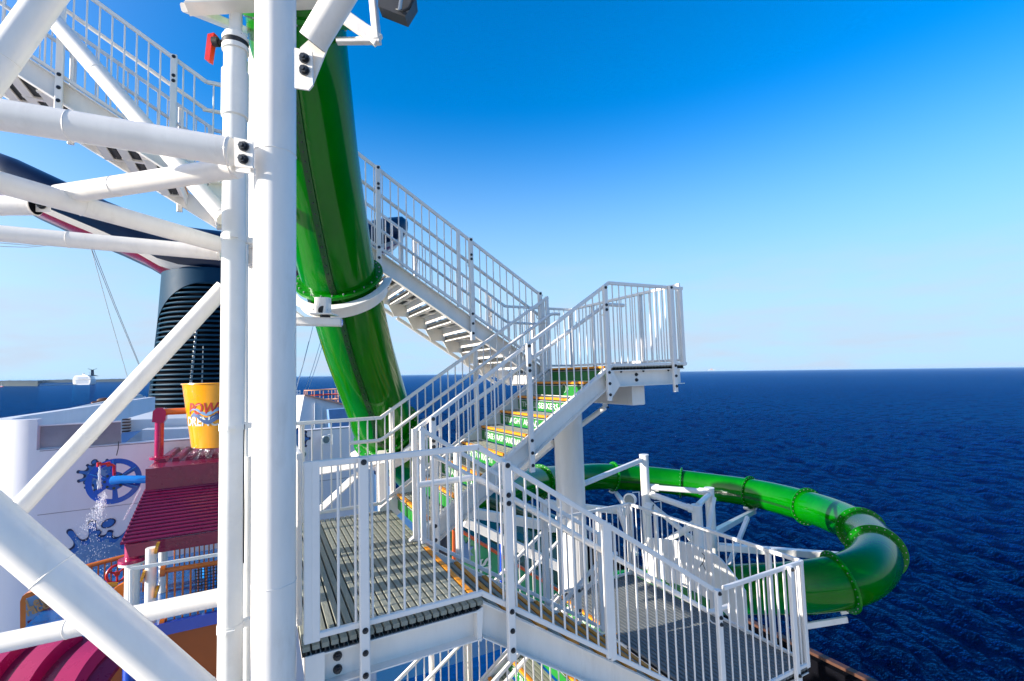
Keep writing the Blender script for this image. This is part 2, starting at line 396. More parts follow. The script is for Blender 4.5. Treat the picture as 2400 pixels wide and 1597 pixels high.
def platform(label, x0, x1, y0, y1, z, near=True, far=True, nose=None, m=M_PLANK, name='stair_landing', wl=None, bx0=None):
    th = thing(name, label, 'landing', ((x0 + x1) / 2, (y0 + y1) / 2, z - .06), 'grey slatted landings of the slide stair')
    pm = plank_mesh(y1 - y0, m); ym = plank_mesh(y1 - y0 if not wl else wl[1] - wl[0], M_YEL, 'nosing')
    n = int(round((x1 - x0) / PITCHP))
    for i in range(n):
        x = x0 + (i + .5) * (x1 - x0) / n
        if nose and i == (n - 1 if nose > 0 else 0):
            ya, yb = wl
            inst(th, 'nosing', ym, (x, ya, z))
            if ya - y0 > .1: inst(th, 'plank', plank_mesh(ya - y0 - .004, m), (x, y0, z))
            if y1 - yb > .1: inst(th, 'plank', plank_mesh(y1 - yb - .004, m), (x, yb + .004, z))
        else: inst(th, 'plank', pm, (x, y0, z))
    if near:
        b = MB(); ibeam_x(b, bx0 or x0 + .03, x1 - .02, y0 + .07, z - .06, 0.205); part(th, 'edge_beam', b, M_WHITE)
    if far:
        b = MB(); ibeam_x(b, x0 + .03, x1 - .02, y1 - .07, z - .06, 0.205, sgn=1); part(th, 'edge_beam', b, M_WHITE)
    k = 4
    for i in range(k):
        yy = lerp(y0 + .35, y1 - .35, i / (k - 1)); b = MB().beam((x0 + .04, yy, z - .10), (x1 - .04, yy, z - .10), .05, .08)
        part(th, 'joist', b, M_WHITE)
    for xx in (x0 + .05, x1 - .05):
        part(th, 'end_beam', MB().beam((xx, y0 + .09, z - .155), (xx, y1 - .09, z - .155), .05, .17), M_WHITE)
    return th

land1 = platform('grey slatted landing with a yellow edge right beside the big white column', X0, XE, YA, 6.12, 0.0, nose=1, wl=(YA + .10, YB), bx0=X0 + .12)
# the bolted end of the landing's beam and the mitre plates at the head of the flight
b = MB(); b.box(X0 + .02, X0 + .13, YA - .004, YA + .066, -.29, -.055); part(land1, 'end_plate', b, M_WHITE)
for zz in (-.135, -.215): bolt(land1, (X0 + .215, YA + .07, zz), (0, -1, 0), True)
for xx in (.62, .98): bolt(land1, (xx, YA + .068, -.078), (0, -1, 0), False, .6)
land2 = platform('lower slatted landing out by the slide bend, enclosed by white railings', XL, XR, YA, YD - .06, LZ, m=M_PLANK_SHADE, nose=-1, wl=(YC + .06, YD - .1))
landT = platform('upper slatted landing standing against the sky above the sea', XL + .02, XR - .02, YC, YE + .02, TZ, nose=-1, wl=(YC + .08, YD - .05))
land3 = platform('slatted landing high up on the left behind the white column', -.56, T2X, YD + .06, YE + .02, T2Z)
for xx, q in ((4.30, 0), (4.30, 1)):
    bolt(landT, (xx, YC + .07, TZ - .12 - .07 * q), (0, -1, 0), True, .8)
for xx in (4.05, 4.42, 4.86): bolt(landT, (xx, YC + .066, TZ - .078), (0, -1, 0), False, .8)

def flight(label, xt, zt, y0, y1, nr, run, sgn, riser_m, lines=None, plank_m=M_PLANK, stuff_lbl=None, first_riser=True, rise=None):
    """xt, zt: upper edge; descends in direction sgn along X; nr risers"""
    rise = rise or 0.187
    th = thing('stair_flight', label, 'stair flight', (xt + sgn * run * nr / 2, (y0 + y1) / 2, zt - rise * nr / 2), 'flights of the slide stair tower')
    w = y1 - y0
    pm = plank_mesh(w - .03, plank_m); ym = plank_mesh(w - .03, M_YEL, 'nosing')
    npk = 4
    for k in range(1, nr):
        z = zt - rise * k; xa = xt + sgn * run * (k - 1); xb = xt + sgn * run * k      # tread between xa (back) and xb (front)
        tr = part(th, 'tread', MB().beam(((xa + sgn * .04), (y0 + y1) / 2, z - .072), (xb - sgn * .05, (y0 + y1) / 2, z - .072), .05, .03), M_WHITE)
        for i in range(npk + 1):
            xx = xb - sgn * (.026 + i * PITCHP)
            inst(tr, 'nosing' if i == 0 else 'plank', ym if i == 0 else pm, (xx, y0 + .015, z))
    for k in range(nr):
        zb, ztp = zt - rise * (k + 1), zt - rise * k
        xa = xt + sgn * run * k - sgn * .012
        rs = MB(); rs.box(min(xa, xa - sgn * .012), max(xa, xa - sgn * .012), y0 + .016, y1 - .016, zb + .004, ztp - .046)
        rp = part(th, 'riser', rs, riser_m)
        if riser_m is M_GREEN:
            xo = xa + sgn * .0025
            ln = MB(); ln.box(min(xa, xo), max(xa, xo), y0 + .02, y1 - .02, ztp - .055, ztp - .048)
            part(rp, 'white_line', ln, M_LET)
        if lines and k in lines and lines[k]:
            me = text_mesh('lettering', lines[k], .102, M_LET, .001, bold=.0012, width=min(w - .26, .066 * len(lines[k])))
            letter(rp, 'lettering', me, (xa + sgn * .003, y1 - .13, zb + .040), (0, -1, 0), (0, 0, 1))
    xe = xt + sgn * run * (nr - 1)
    return th
def stringer(th, x0, x1, zt0, zt1, y, sgn, h=.245, fl=.07):
    b = MB(); ibeam_x(b, x0, x1, y, 0, h, fl=fl, sgn=sgn, s0=zt0, s1=zt1)
    return part(th, 'stringer', b, M_WHITE)
RUN = .2875
# flight down from the near half of the landing
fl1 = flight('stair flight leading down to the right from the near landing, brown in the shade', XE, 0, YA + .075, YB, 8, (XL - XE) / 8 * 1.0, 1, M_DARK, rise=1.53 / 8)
sl1 = 1.53 / (XL - XE)
stringer(fl1, XE - .012, XL + .06, -.012, -.012 - sl1 * (XL + .072 - XE), YA + .07, -1, h=.25)
stringer(fl1, XE - .012, XL + .06, -.012, -.012 - sl1 * (XL + .072 - XE), YB + .0, 1, h=.25)
b = MB()
b.prism([(1.375, YA + .0, -.265), (1.375, YA + .0, -.06), (1.42, YA, -.045), (1.425, YA, -.05), (1.405, YA, -.28)], (0, .07, 0)); part(fl1, 'mitre_plate', b, M_WHITE)
# flight up from the far half of the landing to the upper landing, with painted risers
TXT = {1: None, 2: 'THRILL SEEKERS', 3: 'STRAIGHT AHEAD', 4: 'PLEASE GRASP HANDRAIL', 5: 'STAY TO RIGHT', 6: 'SCREAM YOURSELF'}
fl2 = flight('stair flight with green lettered risers climbing right to the upper landing', XL + .03, TZ, YC + .06, YD - .02, 9, RUN, -1, M_GREEN, TXT, rise=TZ / 9)
xb2 = XL + .03 - RUN * 8
sl2 = (TZ / 9) / RUN
stringer(fl2, xb2 - .20, XL + .02, TZ - .03 - sl2 * (XL - xb2 + .22), TZ - .03, YC + .05, -1)
stringer(fl2, xb2 - .20, XL + .02, TZ - .03 - sl2 * (XL - xb2 + .22), TZ - .03, YD - .01, 1)
b = MB(); b.prism([(XL + .0, YC - .018, TZ - .33), (XL + .0, YC - .018, TZ - .07), (XL + .10, YC - .018, TZ - .07), (XL + .20, YC - .018, TZ - .245), (XL + .06, YC - .018, TZ - .40)], (0, .03, 0)); part(fl2, 'mitre_plate', b, M_WHITE)
# small white line drawing on the second riser
riser2 = [o for o in fl2.children if o.name.startswith('riser')][1]
b = MB(); xx = XL + .03 - RUN - .012 + .012 - .004
b.ring((XL + .03 - RUN + .012 - .0145, 5.22, TZ - .187 - .09), (1, 0, 0), .016, .021, .002, 20)
b.path([(XL + .03 - RUN - .0025 + .0, 5.30 + .05 * math.cos(t), TZ - .187 - .085 + .055 * math.sin(t)) for t in [i * .35 for i in range(14)]], .0035, 6)
part(riser2, 'emblem', b, M_LET)
# flight from the upper landing back left, seen from below
nr3 = 12
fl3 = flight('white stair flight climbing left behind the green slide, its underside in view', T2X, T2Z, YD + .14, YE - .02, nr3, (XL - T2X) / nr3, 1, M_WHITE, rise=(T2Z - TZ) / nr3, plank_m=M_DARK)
sl3 = (T2Z - TZ) / (XL - T2X)
stringer(fl3, T2X - .02, XL + .02, T2Z - .0, T2Z - .0 - sl3 * (XL - T2X + .04), YD + .12, -1, h=.235)
stringer(fl3, T2X - .02, XL + .02, T2Z - .0, T2Z - .0 - sl3 * (XL - T2X + .04), YE, 1, h=.235)
for k in range(1, nr3):
    rn = (XL - T2X) / nr3; z = T2Z - (T2Z - TZ) / nr3 * k; xa = T2X + rn * (k - 1); xb = T2X + rn * k
    for xo_ in (xa + .055, xb - .045): part(fl3, 'tread_frame', MB().box(xo_ - .045, xo_ + .045, YD + .16, YE - .04, z - .078, z - .062), M_WHITE)
    for yy in (YD + .16, (YD + YE) / 2 + .06, YE - .05):
        part(fl3, 'tread_bracket', MB().box(xa + .0, xb - .01, yy - .015, yy + .015, z - .075, z - .06), M_WHITE)
    b = MB()
    for yy in (YE - .045,):
        b.prism([(xa - .02, yy, z - .06), (xb, yy, z - .06), (xb + .10, yy, z - .25), (xa + .08, yy, z - .25)], (0, .012, 0))
    part(fl3, 'side_plate', b, M_WHITE)
b = MB()
for (a, c) in ((0, .47), (.485, 1)):
    p0 = V((T2X, YE + .04, T2Z - .36)); p1 = V((XL - .2, YE + .04, T2Z - .36 - sl3 * (XL - .2 - T2X)))
    b.beam(p0.lerp(p1, a), p0.lerp(p1, c), .06, .05)
for t in (.05, .47, .9): b.beam(p0.lerp(p1, t), p0.lerp(p1, t) + V((0, -.03, .14)), .04, .02)
part(fl3, 'cable_tray', b, M_WHITE)
# flight beyond the high landing, up to the left
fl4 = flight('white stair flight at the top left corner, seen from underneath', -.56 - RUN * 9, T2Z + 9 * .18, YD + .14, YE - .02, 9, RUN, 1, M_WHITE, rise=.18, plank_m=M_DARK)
sl4 = .18 / RUN
xa4 = -.56 - RUN * 9
stringer(fl4, xa4, -.54, T2Z + 9 * .18, T2Z, YD + .12, -1, h=.235)
stringer(fl4, xa4, -.54, T2Z + 9 * .18, T2Z, YE, 1, h=.235)
for k in range(1, 9):
    z = T2Z + 9 * .18 - .18 * k; xa = xa4 + RUN * (k - 1); xb = xa4 + RUN * k
    for xo_ in (xa + .055, xb - .045): part(fl4, 'tread_frame', MB().box(xo_ - .045, xo_ + .045, YD + .16, YE - .04, z - .078, z - .062), M_WHITE)
    for yy in (YD + .16, (YD + YE) / 2 + .06, YE - .05):
        part(fl4, 'tread_bracket', MB().box(xa, xb - .01, yy - .02, yy + .02, z - .075, z - .06), M_WHITE)
# flight down from the lower landing towards the left, under the near one
fl5 = flight('stair flight with green lettered risers going down left below the near landing', XL, LZ, YC + .06, YD - .1, 9, RUN, -1, M_GREEN,
             {0: 'KEEP HANDS', 3: 'OF SLIDE'}, rise=.187)
stringer(fl5, XL - RUN * 8.3, XL + .02, LZ - .03 - sl1 * RUN * 8.3, LZ - .03, YC + .05, -1)
stringer(fl5, XL - RUN * 8.3, XL + .02, LZ - .03 - sl1 * RUN * 8.3, LZ - .03, YD - .08, 1)

# ---- railings
DX, DY = (1, 0, 0), (0, 1, 0)
railing('near railing along the landing and the flight going down right, closest to the camera', (0, YA, 0), DX,
        [(.235, 1.09), (1.415, 1.09), (3.79, 1.09 - sl1 * 2.375)], posts=(.59, 1.625, 3.775), frames=(.262, .305, 2.53, 2.572),
        hand=[(.98, .86), (1.42, .86), (3.79, .86 - sl1 * 2.37), (4.05, .86 - sl1 * 2.37)], skip=((.0, .32),), start_bal=.10)
railing('inner railing of the flight going down right, behind the nearest one', (0, YB, 0), DX,
        [(1.36, 1.12), (3.45, 1.12 - sl1 * 2.09)], out=(0, 1, 0), posts=(1.75, 2.75), frames=(1.385, 3.43), hand=[(1.15, .90), (1.42, .90), (3.5, .90 - sl1 * 2.08), (3.62, .90 - sl1 * 2.08)], drop=1.3)
railing('low near railing around the front of the lower landing', (0, YA, 0), DX, [(3.90, -.47), (XR, -.47)], posts=(4.86,), frames=(5.095,), start_bal=.06)
railing('end railing of the lower landing in front of the white screen', (XR, YA, 0), DY, [(0.03, -.47), (2.72, -.47)], out=(1, 0, 0), posts=(.42, 1.25, 2.2), frames=(.06, 2.69), gap=.108)
railing('far railing of the lower landing running to the white column', (0, YD - .06, 0), DX, [(3.77, -.47), (XR, -.47)], out=(0, 1, 0), posts=(4.55,), frames=(3.80, 5.08))
railing('near railing of the green-riser flight and of the upper landing', (0, YC, 0), DX,
        [(1.335, 1.075), (3.86, 1.075 + sl2 * 2.525), (5.13, 1.075 + sl2 * 2.525)], posts=(1.53, 2.655, 3.765, 4.87), frames=(1.35, 5.09),
        hand=[(1.2, .83), (3.86, .83 + sl2 * 2.5), (4.15, .83 + sl2 * 2.5)], hb=1.03)
railing('far railing along the landing and the green-riser flight', (0, YD, 0), DX,
        [(.25, 1.125), (1.31, 1.125), (3.80, 1.125 + sl2 * 2.49)], out=(0, 1, 0), posts=(.42, 1.46, 2.62, 3.72), frames=(.28, 3.78),
        hand=[(.93, .86), (1.30, .86), (3.80, .86 + sl2 * 2.5), (3.95, .86 + sl2 * 2.5)])
railing('end railing of the landing behind the big white column', (X0, YA + .18, 0), DY, [(0, 1.12), (2.62, 1.12)], out=(-1, 0, 0), posts=(1.35, 2.3), frames=(.03, 2.59))
railing('end railing of the upper landing above the open sea', (5.11, YC, 0), DY, [(.03, TZ + 1.09), (2.68, TZ + 1.09)], out=(1, 0, 0), posts=(.85, 2.05), frames=(.05, 2.66), drop=1.25)
railing('near railing of the white flight that climbs left past the slide', (0, YD + .10, 0), DX,
        [(-.56, T2Z + 1.09), (T2X, T2Z + 1.09), (3.76, T2Z + 1.09 - sl3 * 3.48)], posts=(1.33, 2.60, 3.70), frames=(2.43,), drop=1.42,
        hand=[(-.60, T2Z + .80), (T2X, T2Z + .80), (3.78, T2Z + .80 - sl3 * 3.5)])
railing('far railing of the white flight, with the horizontal rail of the upper landing', (0, YE, 0), DX,
        [(-.56, T2Z + 1.09), (T2X, T2Z + 1.09), (3.74, T2Z + 1.09 - sl3 * 3.46), (5.10, TZ + 1.09)], out=(0, 1, 0), posts=(1.0, 2.18, 3.45, 4.3), frames=(1.95, 5.07),
        hand=[(-.56, T2Z + .80), (T2X, T2Z + .80), (3.74, T2Z + .80 - sl3 * 3.46), (4.30, TZ + .80)])
railing('near railing of the flight in the top left corner', (0, YD + .10, 0), DX,
        [(xa4, T2Z + 1.09 + 9 * .18), (-.56, T2Z + 1.09)], posts=(-1.60 - .2, -.86), frames=(), drop=1.44, hand=[(xa4, T2Z + .80 + 9 * .18), (-.56, T2Z + .80)])
railing('far railing of the flight in the top left corner', (0, YE, 0), DX,
        [(xa4, T2Z + 1.09 + 9 * .18), (-.56, T2Z + 1.09)], out=(0, 1, 0), posts=(-2.05, -.95), frames=(-.62,), drop=1.40, hand=[(xa4, T2Z + .80 + 9 * .18), (-.56, T2Z + .80)])
xb5 = XL - RUN * 8.6
railing('near railing of the lowest flight, sloping down left under the landing', (0, YC, 0), DX,
        [(xb5, -.47 - sl1 * (XL - xb5)), (3.62, -.47 - sl1 * .14)], posts=(2.1, 3.2), frames=(1.45, 3.60), hand=[(xb5, -.68 - sl1 * (XL - xb5)), (3.66, -.68 - sl1 * .1)], drop=1.3)
railing('far railing of the lowest flight, sloping down left under the landing', (0, YD - .06, 0), DX,
        [(xb5 - .4, -.49 - sl1 * (XL - xb5 + .4)), (3.74, -.49)], out=(0, 1, 0), posts=(2.4, 1.9), frames=(2.33,), hand=[(xb5 - .4, -.77 - sl1 * (XL - xb5 + .4)), (3.74, -.77)], drop=1.3)

# ------------------------------------------------------------------ columns
def flange_pair(b, c, r):
    b.tube(c - UZ * .02, c + UZ * .02, r, 28)
c1 = thing('slide_tower_column', 'biggest white round column, standing full height beside the landing', 'column', (.075, 3.32, -4), None)
part(c1, 'shaft', MB().tube((.075, 3.32, -4.2), (.075, 3.32, 7.5), .122, 56), M_WHITE)
for z in (.42, 3.05): part(c1, 'weld_seam', MB().path([(.075 + .122 * math.cos(k * .1963), 3.32 + .122 * math.sin(k * .1963), z + .002 * math.sin(k * 1.7)) for k in range(32)], .0035, 5, closed=True), M_WHITE)
c2 = thing('slide_tower_column', 'slimmer white column half hidden behind the biggest one', 'column', (.0, 4.55, -4), None)
b = MB().tube((.0, 4.55, -4.2), (.0, 4.55, 7.5), .11, 40); part(c2, 'shaft', b, M_WHITE)
for z in (2.72, 2.58, -.10, -.28, .9):
    part(c2, 'clamp', MB().tube((.0, 4.55, z), (.0, 4.55, z + .085), .135, 32).box(-.20, -.10, 4.40, 4.50, z, z + .085), M_WHITE)
c3 = thing('slide_tower_column', 'thick white column under the upper landing, in front of the sea', 'column', (4.42, 6.62, -8), None)
part(c3, 'shaft', MB().tube((4.42, 6.62, -8), (4.42, 6.62, 1.12), .232, 56), M_WHITE)
b = MB().beam((4.42, YC + .18, 1.285), (4.42, 7.3, 1.285), .215, .255, c=.012); part(c3, 'box_beam', b, M_WHITE)
b = MB(); b.box(4.62, 4.66, 6.30, 6.50, .78, 1.0)
brp0 = V((4.72, 6.35, .70)); 
# brace between the thick column and the landing's beam
pa, pb = atx(1357, 1000, 4.62), atx(1418, 955, 4.95)
br = thing('white_brace', 'short white strut bolted between the thick column and the upper landing', 'brace', pa, 'white tubular braces')
part(br, 'tube', MB().tube(pa, pb, .042, 20), M_WHITE)
for p, k in ((pa, -1), (pb, 1)):
    d = (pb - pa).normalized()
    part(br, 'end_plate', MB().beam(p - d * .09 * (k < 0) - V((0, 0, .10)) * (k < 0), p + d * .02 + V((0, 0, .10)), .10, .012, up=V((0, -1, 0))), M_WHITE)
    for q in (-.03, .03): bolt(br, p + V((-.0, -.012, q)) - d * .05 * k * -1, (0, -1, 0))

# foreground pipe, sleeve, valve
dp = thing('drain_pipe', 'white plastic drain pipe clipped in front of the slim column', 'pipe', (-.19, 4.14, -4))
PX = aty(546, 800, 4.05); PX = V((PX.x, 4.05, 0))
b = MB().tube(PX + UZ * -4, PX + UZ * 4.25, .079, 40); part(dp, 'pipe', b, M_PVC)
za, zb = aty(546, 275, 4.05).z, aty(546, 163, 4.05).z
part(dp, 'sleeve', MB().lathe(PX, UZ, [(.079, za - .01), (.092, za), (.092, zb - .02), (.060, zb), (.058, zb + .12)], 40), M_PVC)
part(dp, 'ribbed_collar', MB().lathe(PX, UZ, [(.05, zb + .02), (.062, zb + .02), (.062, zb + .07), (.05, zb + .08)], 24), M_PVC)
zv = aty(546, 103, 4.05).z
part(dp, 'upper_pipe', MB().tube(PX + UZ * (zb + .1), PX + UZ * (zv + .9), .045, 32), M_PVC)
nv = V((-.15, -.75, -.65)).normalized()
part(dp, 'valve_flange', MB().tube(PX + UZ * (zv + .015), PX + UZ * (zv + .045), .092, 40).tube(PX + UZ * (zv - .06), PX + UZ * (zv - .025), .092, 40), M_PVC)
part(dp, 'valve_body', MB().tube(PX + UZ * (zv - .03), PX + UZ * (zv + .02), .088, 40), M_BLACK)
for i in range(6):
    a = i * math.pi / 3; bolt(dp, PX + V((.072 * math.cos(a), .072 * math.sin(a), zv + .045)), (0, 0, 1), k=.7)
q = PX + UZ * (zv + .02)
lf = -CR
part(dp, 'valve_stem', MB().tube(q + lf * .085, q + lf * .14, .016, 12).tube(q + lf * .13, q + lf * .17, .035, 14), M_BLACK)
b = MB(); b.prism([q + lf * .165 + UZ * .075, q + lf * .215 + UZ * .065, q + lf * .225 - UZ * .03, q + lf * .235 - UZ * .135, q + lf * .20 - UZ * .155, q + lf * .185 - UZ * .03], FW * .05)
part(dp, 'valve_handle', b, M_RED)
for yy, k in ((560, 1), (1000, 1), (1468, 1)):
    zc = aty(546, yy, 4.05).z
    part(dp, 'pipe_clamp', MB().tube(PX + UZ * (zc - .025), PX + UZ * (zc + .025), .084, 40).box(PX.x - .02, PX.x + .03, PX.y - .105, PX.y - .07, zc - .012, zc + .012).box(PX.x + .07, PX.x + .2, PX.y - .01, PX.y + .05, zc - .02, zc + .02), M_PVC)
sp_ = aty(588, 800, 4.45); b = MB().tube(V((sp_.x, 4.3, -4)), V((sp_.x, 4.3, 1.05)), .05, 24)
part(dp, 'side_pipe', b, M_PVC)
# slotted strut behind the pipe
cs = thing('thin_conduit', 'thin white conduit running down between the two columns', 'conduit', (-.08, 4.3, 1))
b = MB().path([aty(577, 145, 4.3), aty(572, 260, 4.3), aty(578, 420, 4.3), aty(576, 700, 4.3), aty(578, 1590, 4.3)], .016, 12); part(cs, 'tube', b, M_PVC)
b = MB().path([aty(573, 995, 4.02), aty(571, 1050, 4.02), aty(572, 1200, 4.02), aty(571, 1320, 4.02)], .004, 6); part(cs, 'black_cable', b, M_BLACK)

# white braces of the frame, left foreground: (label, pixel+depth at both ends, radius)
BR = [
 ('thick white tube crossing the top left corner steeply', (-60, 233, 2.75), (135, -40, 2.95), .082),
 ('white tube slanting down right behind the top left corner tube', (96, 14, 4.7), (527, 512, 4.3), .074),
 ('shaded white tube running left from two big bolts on the biggest column', (-40, 263, 2.62), (543, 356.5, 2.93), .084),
 ('sunlit short white tube just below the bolted shaded one', (139, 457, 3.35), (556, 393, 3.15), .068),
 ('long white tube falling right to the slim column, crossed by the sunlit one', (-40, 417, 2.95), (520, 575, 4.30), .069),
 ('stubby open-ended white tube at the left edge below the long one', (-40, 482, 3.35), (84, 482, 3.40), .068),
 ('white tube nearly level across the funnel, second below the sunlit one', (-40, 544, 3.9), (520, 594, 4.45), .067),
 ('white tube sloping up right across the white wall and the funnel louvres', (20, 1218, 3.75), (526, 673, 4.40), .072),
 ('thickest white tube slanting down right across the bottom left corner', (-60, 1181, 2.55), (470, 1640, 2.75), .108),
 ('white tube nearly level across the orange railing at the bottom left', (-40, 1516, 3.9), (524, 1398, 4.30), .076),
]
BT = {}
for i, (lab, a, c, r) in enumerate(BR):
    pa, pb = atd(*a), atd(*c)
    th = thing('white_brace', lab, 'brace', pa, 'white tubular braces'); BT[i] = (th, pa, pb, r)
    part(th, 'tube', MB().tube(pa, pb, r, 48), M_WHITE)
    dd = (pb - pa).normalized()
    for q in (.33, .985):
        c_ = pa.lerp(pb, q); part(th, 'weld_seam', MB().path([c_ + (CR * 0 + sdv_ * math.cos(k * .2244) + uv_ * math.sin(k * .2244)) * r for sdv_, uv_ in [MB().frame(dd)] for k in range(28)], .0035, 5, closed=True), M_WHITE)
def plate(th, pts, depth, thick, name='gusset_plate'):
    P = [atd(x, y, depth) for x, y in pts]
    return part(th, name, MB().prism(P, FW * thick), M_WHITE)
th, pa, pb, r = BT[2]
plate(th, [(548, 322), (592, 331), (592, 394), (550, 390)], 2.86, .014)
plate(th, [(552, 392), (596, 396), (596, 408), (552, 402)], 2.90, .014)
for x, y in ((572, 344), (571, 374)): bolt(th, atd(x, y, 2.855), -FW, True, 1.05)
th, pa, pb, r = BT[3]
d = (pb - pa).normalized()
part(th, 'slot_plate', MB().beam(pa - d * .12, pa + d * .17, .012, .10, up=V((0, 0, 1))), M_WHITE)
part(th, 'slot_plate', MB().beam(pb - d * .10, pb + d * .14, .10, .012, up=V((0, 0, 1))), M_WHITE)
part(th, 'dark_hollow', MB().tube(pa - d * .002, pa + d * .001, r * .94, 40), M_MATT_BLACK)  # black disc stands for the shaded inside of the open tube
bolt(th, atd(133, 464, 3.25), -FW - CR * .6, True)
th, pa, pb, r = BT[5]
d = (pb - pa).normalized()
part(th, 'dark_hollow', MB().tube(pb - d * .001, pb + d * .003, r * .94, 40), M_MATT_BLACK)
part(th, 'slot_plate', MB().beam(pb - d * .10, pb + d * .09, .012, .09), M_WHITE)
bolt(th, pb + d * .05 - FW * .01, -FW, True)
# brace top right of the column with open cut end and bolted gusset
pa, pb = atd(733, 100, 2.72), atd(835, -70, 2.62)
th = thing('white_brace', 'white tube slanting up right from the hexagon-bolted plate at the top', 'brace', pa, 'white tubular braces')
part(th, 'tube', MB().tube(pa, pb, .078, 44), M_WHITE)
d = (pb - pa).normalized()
part(th, 'dark_hollow', MB().tube(pa - d * .003, pa + d * .001, .074, 40), M_MATT_BLACK)  # darkness of the hollow end, drawn as a black disc
plate(th, [(703, 112), (760, 60), (800, -10), (812, 0), (736, 190), (728, 205)], 2.735, .012, 'slot_plate')
plate(th, [(690, 112), (731, 121), (733, 199), (723, 211), (690, 206)], 2.70, .014)
for x, y in ((714, 138), (714, 166)): bolt(th, atd(x, y, 2.695), -FW, True, 1.0)

# ------------------------------------------------------------------ the waterslide tube
def catmull(pts, n):
    o = []
    for i in range(len(pts) - 1):
        p0, p1, p2, p3 = pts[max(i - 1, 0)], pts[i], pts[i + 1], pts[min(i + 2, len(pts) - 1)]
        for k in range(n):
            t = k / n
            o.append(.5 * ((2 * p1) + (p2 - p0) * t + (2 * p0 - 5 * p1 + 4 * p2 - p3) * t * t + (3 * p1 - p0 - 3 * p2 + p3) * t ** 3))
    o.append(pts[-1]); return o
DIA = .81
steep = [(690, -60, 4.0), (697, 55, 4.22), (715, 200, 4.42), (745, 400, 4.80), (788, 618, 5.35), (811, 700, 5.62), (842, 820, 6.0), (885, 950, 6.5), (905, 1008, 6.75), (968, 1075, 7.2)]
SP = [atd(*p) for p in steep]
loop = [V((3.2, 8.9, -.75)), V((4.7, 10.2, -1.15)), V((6.55, 11.65, -1.36)), V((8.2, 12.55, -1.62)), V((9.9, 12.85, -1.80)), V((11.5, 12.25, -2.0)), V((12.55, 11.0, -2.12)),
        V((12.95, 9.5, -2.12)), V((12.75, 8.0, -2.10)), V((12.1, 6.75, -2.03)), V((11.0, 5.65, -1.93)), V((9.75, 4.95, -1.86)), V((8.75, 4.75, -1.90)), V((8.1, 5.15, -2.06)), V((7.7, 5.95, -2.3)), V((6.9, 7.0, -2.55)), V((6.2, 8.0, -2.8))]
ALL = catmull(SP + loop, 10)
sld = thing('waterslide_tube', 'green enclosed waterslide tube, diving past the stairs and looping over the sea', 'waterslide', ALL[0])
def cut_at(px, py):                # index of the path sample that projects nearest to a pixel of the photo
    best = None
    for i, p in enumerate(ALL):
        v = p - EYE; w = v.dot(FW); x = CX + v.dot(CR) / w * FPX; y = CY - v.dot(CU) / w * FPX
        q = (x - px) ** 2 + (y - py) ** 2
        if best is None or q < best[0]: best = (q, i)
    return best[1]
fl_px = [(693, 38), (790, 648), (893, 1015), (1262, 1125), (1437, 1119), (1592, 1120), (1763, 1152), (1893, 1188), (2018, 1242), (2055, 1293), (1974, 1384)]
cuts = sorted(set([cut_at(*p) for p in fl_px]))
bounds = [0] + cuts + [len(ALL) - 1]
for a, c in zip(bounds, bounds[1:]):
    if c - a < 1: continue
    part(sld, 'tube_segment', MB().path(ALL[a:c + 1], DIA / 2, 56, cap=False), M_TUBE)
def dirat(i): return (ALL[min(i + 1, len(ALL) - 1)] - ALL[max(i - 1, 0)]).normalized()
FB = shared('flange_bolt', MB().tube((0, 0, 0), (0, 0, .014), .0085, 8), M_STEEL)
for i in cuts:
    d = dirat(i); f = part(sld, 'flange', MB().ring(ALL[i], d, DIA / 2 - .005, DIA / 2 + .075, .035, 64), M_FLANGE)
    sd, u = MB().frame(d)
    for k in range(24):
        e = sd * math.cos(k * math.pi / 12 + .1) + u * math.sin(k * math.pi / 12 + .1)
        for g in (1, -1): inst(f, 'flange_bolt', FB, ALL[i] + e * (DIA / 2 + .042) + d * .017 * g, mtx=along(d * g))
# lengthwise seam with its bolts, left of centre on the steep part; along the inner side on the loop
SB = shared('seam_bolt', MB().tube((0, 0, 0), (0, 0, .014), .008, 6), M_BOLT)
def seam(i0, i1, side):
    pts = []
    for i in range(i0, i1 + 1):
        d = dirat(i); e = side(ALL[i], d); e = (e - d * e.dot(d)).normalized(); pts.append((ALL[i], e, d))
    b = MB(); rg = []
    for p, e, d in pts:
        s = d.cross(e).normalized()
        rg.append([p + e * (DIA / 2 - .004) - s * .035, p + e * (DIA / 2 + .020) - s * .03, p + e * (DIA / 2 + .020) + s * .03, p + e * (DIA / 2 - .004) + s * .035])
    b.loft(rg); part(sld, 'seam', b, M_SEAM)
    acc = 0
    for (p, e, d), (p2, _, _) in zip(pts, pts[1:]):
        n = max(1, int((p2 - p).length / .16))
        for k in range(n): inst(sld, 'seam_bolt', SB, p.lerp(p2, k / n) + e * (DIA / 2 + .018), mtx=along(e))
view = lambda p: (EYE - p).normalized()
seam(2, cuts[2] - 1, lambda p, d: view(p) - CR * .22)
seam(cuts[4], cuts[7], lambda p, d: view(p) * .95 - UZ * .3)
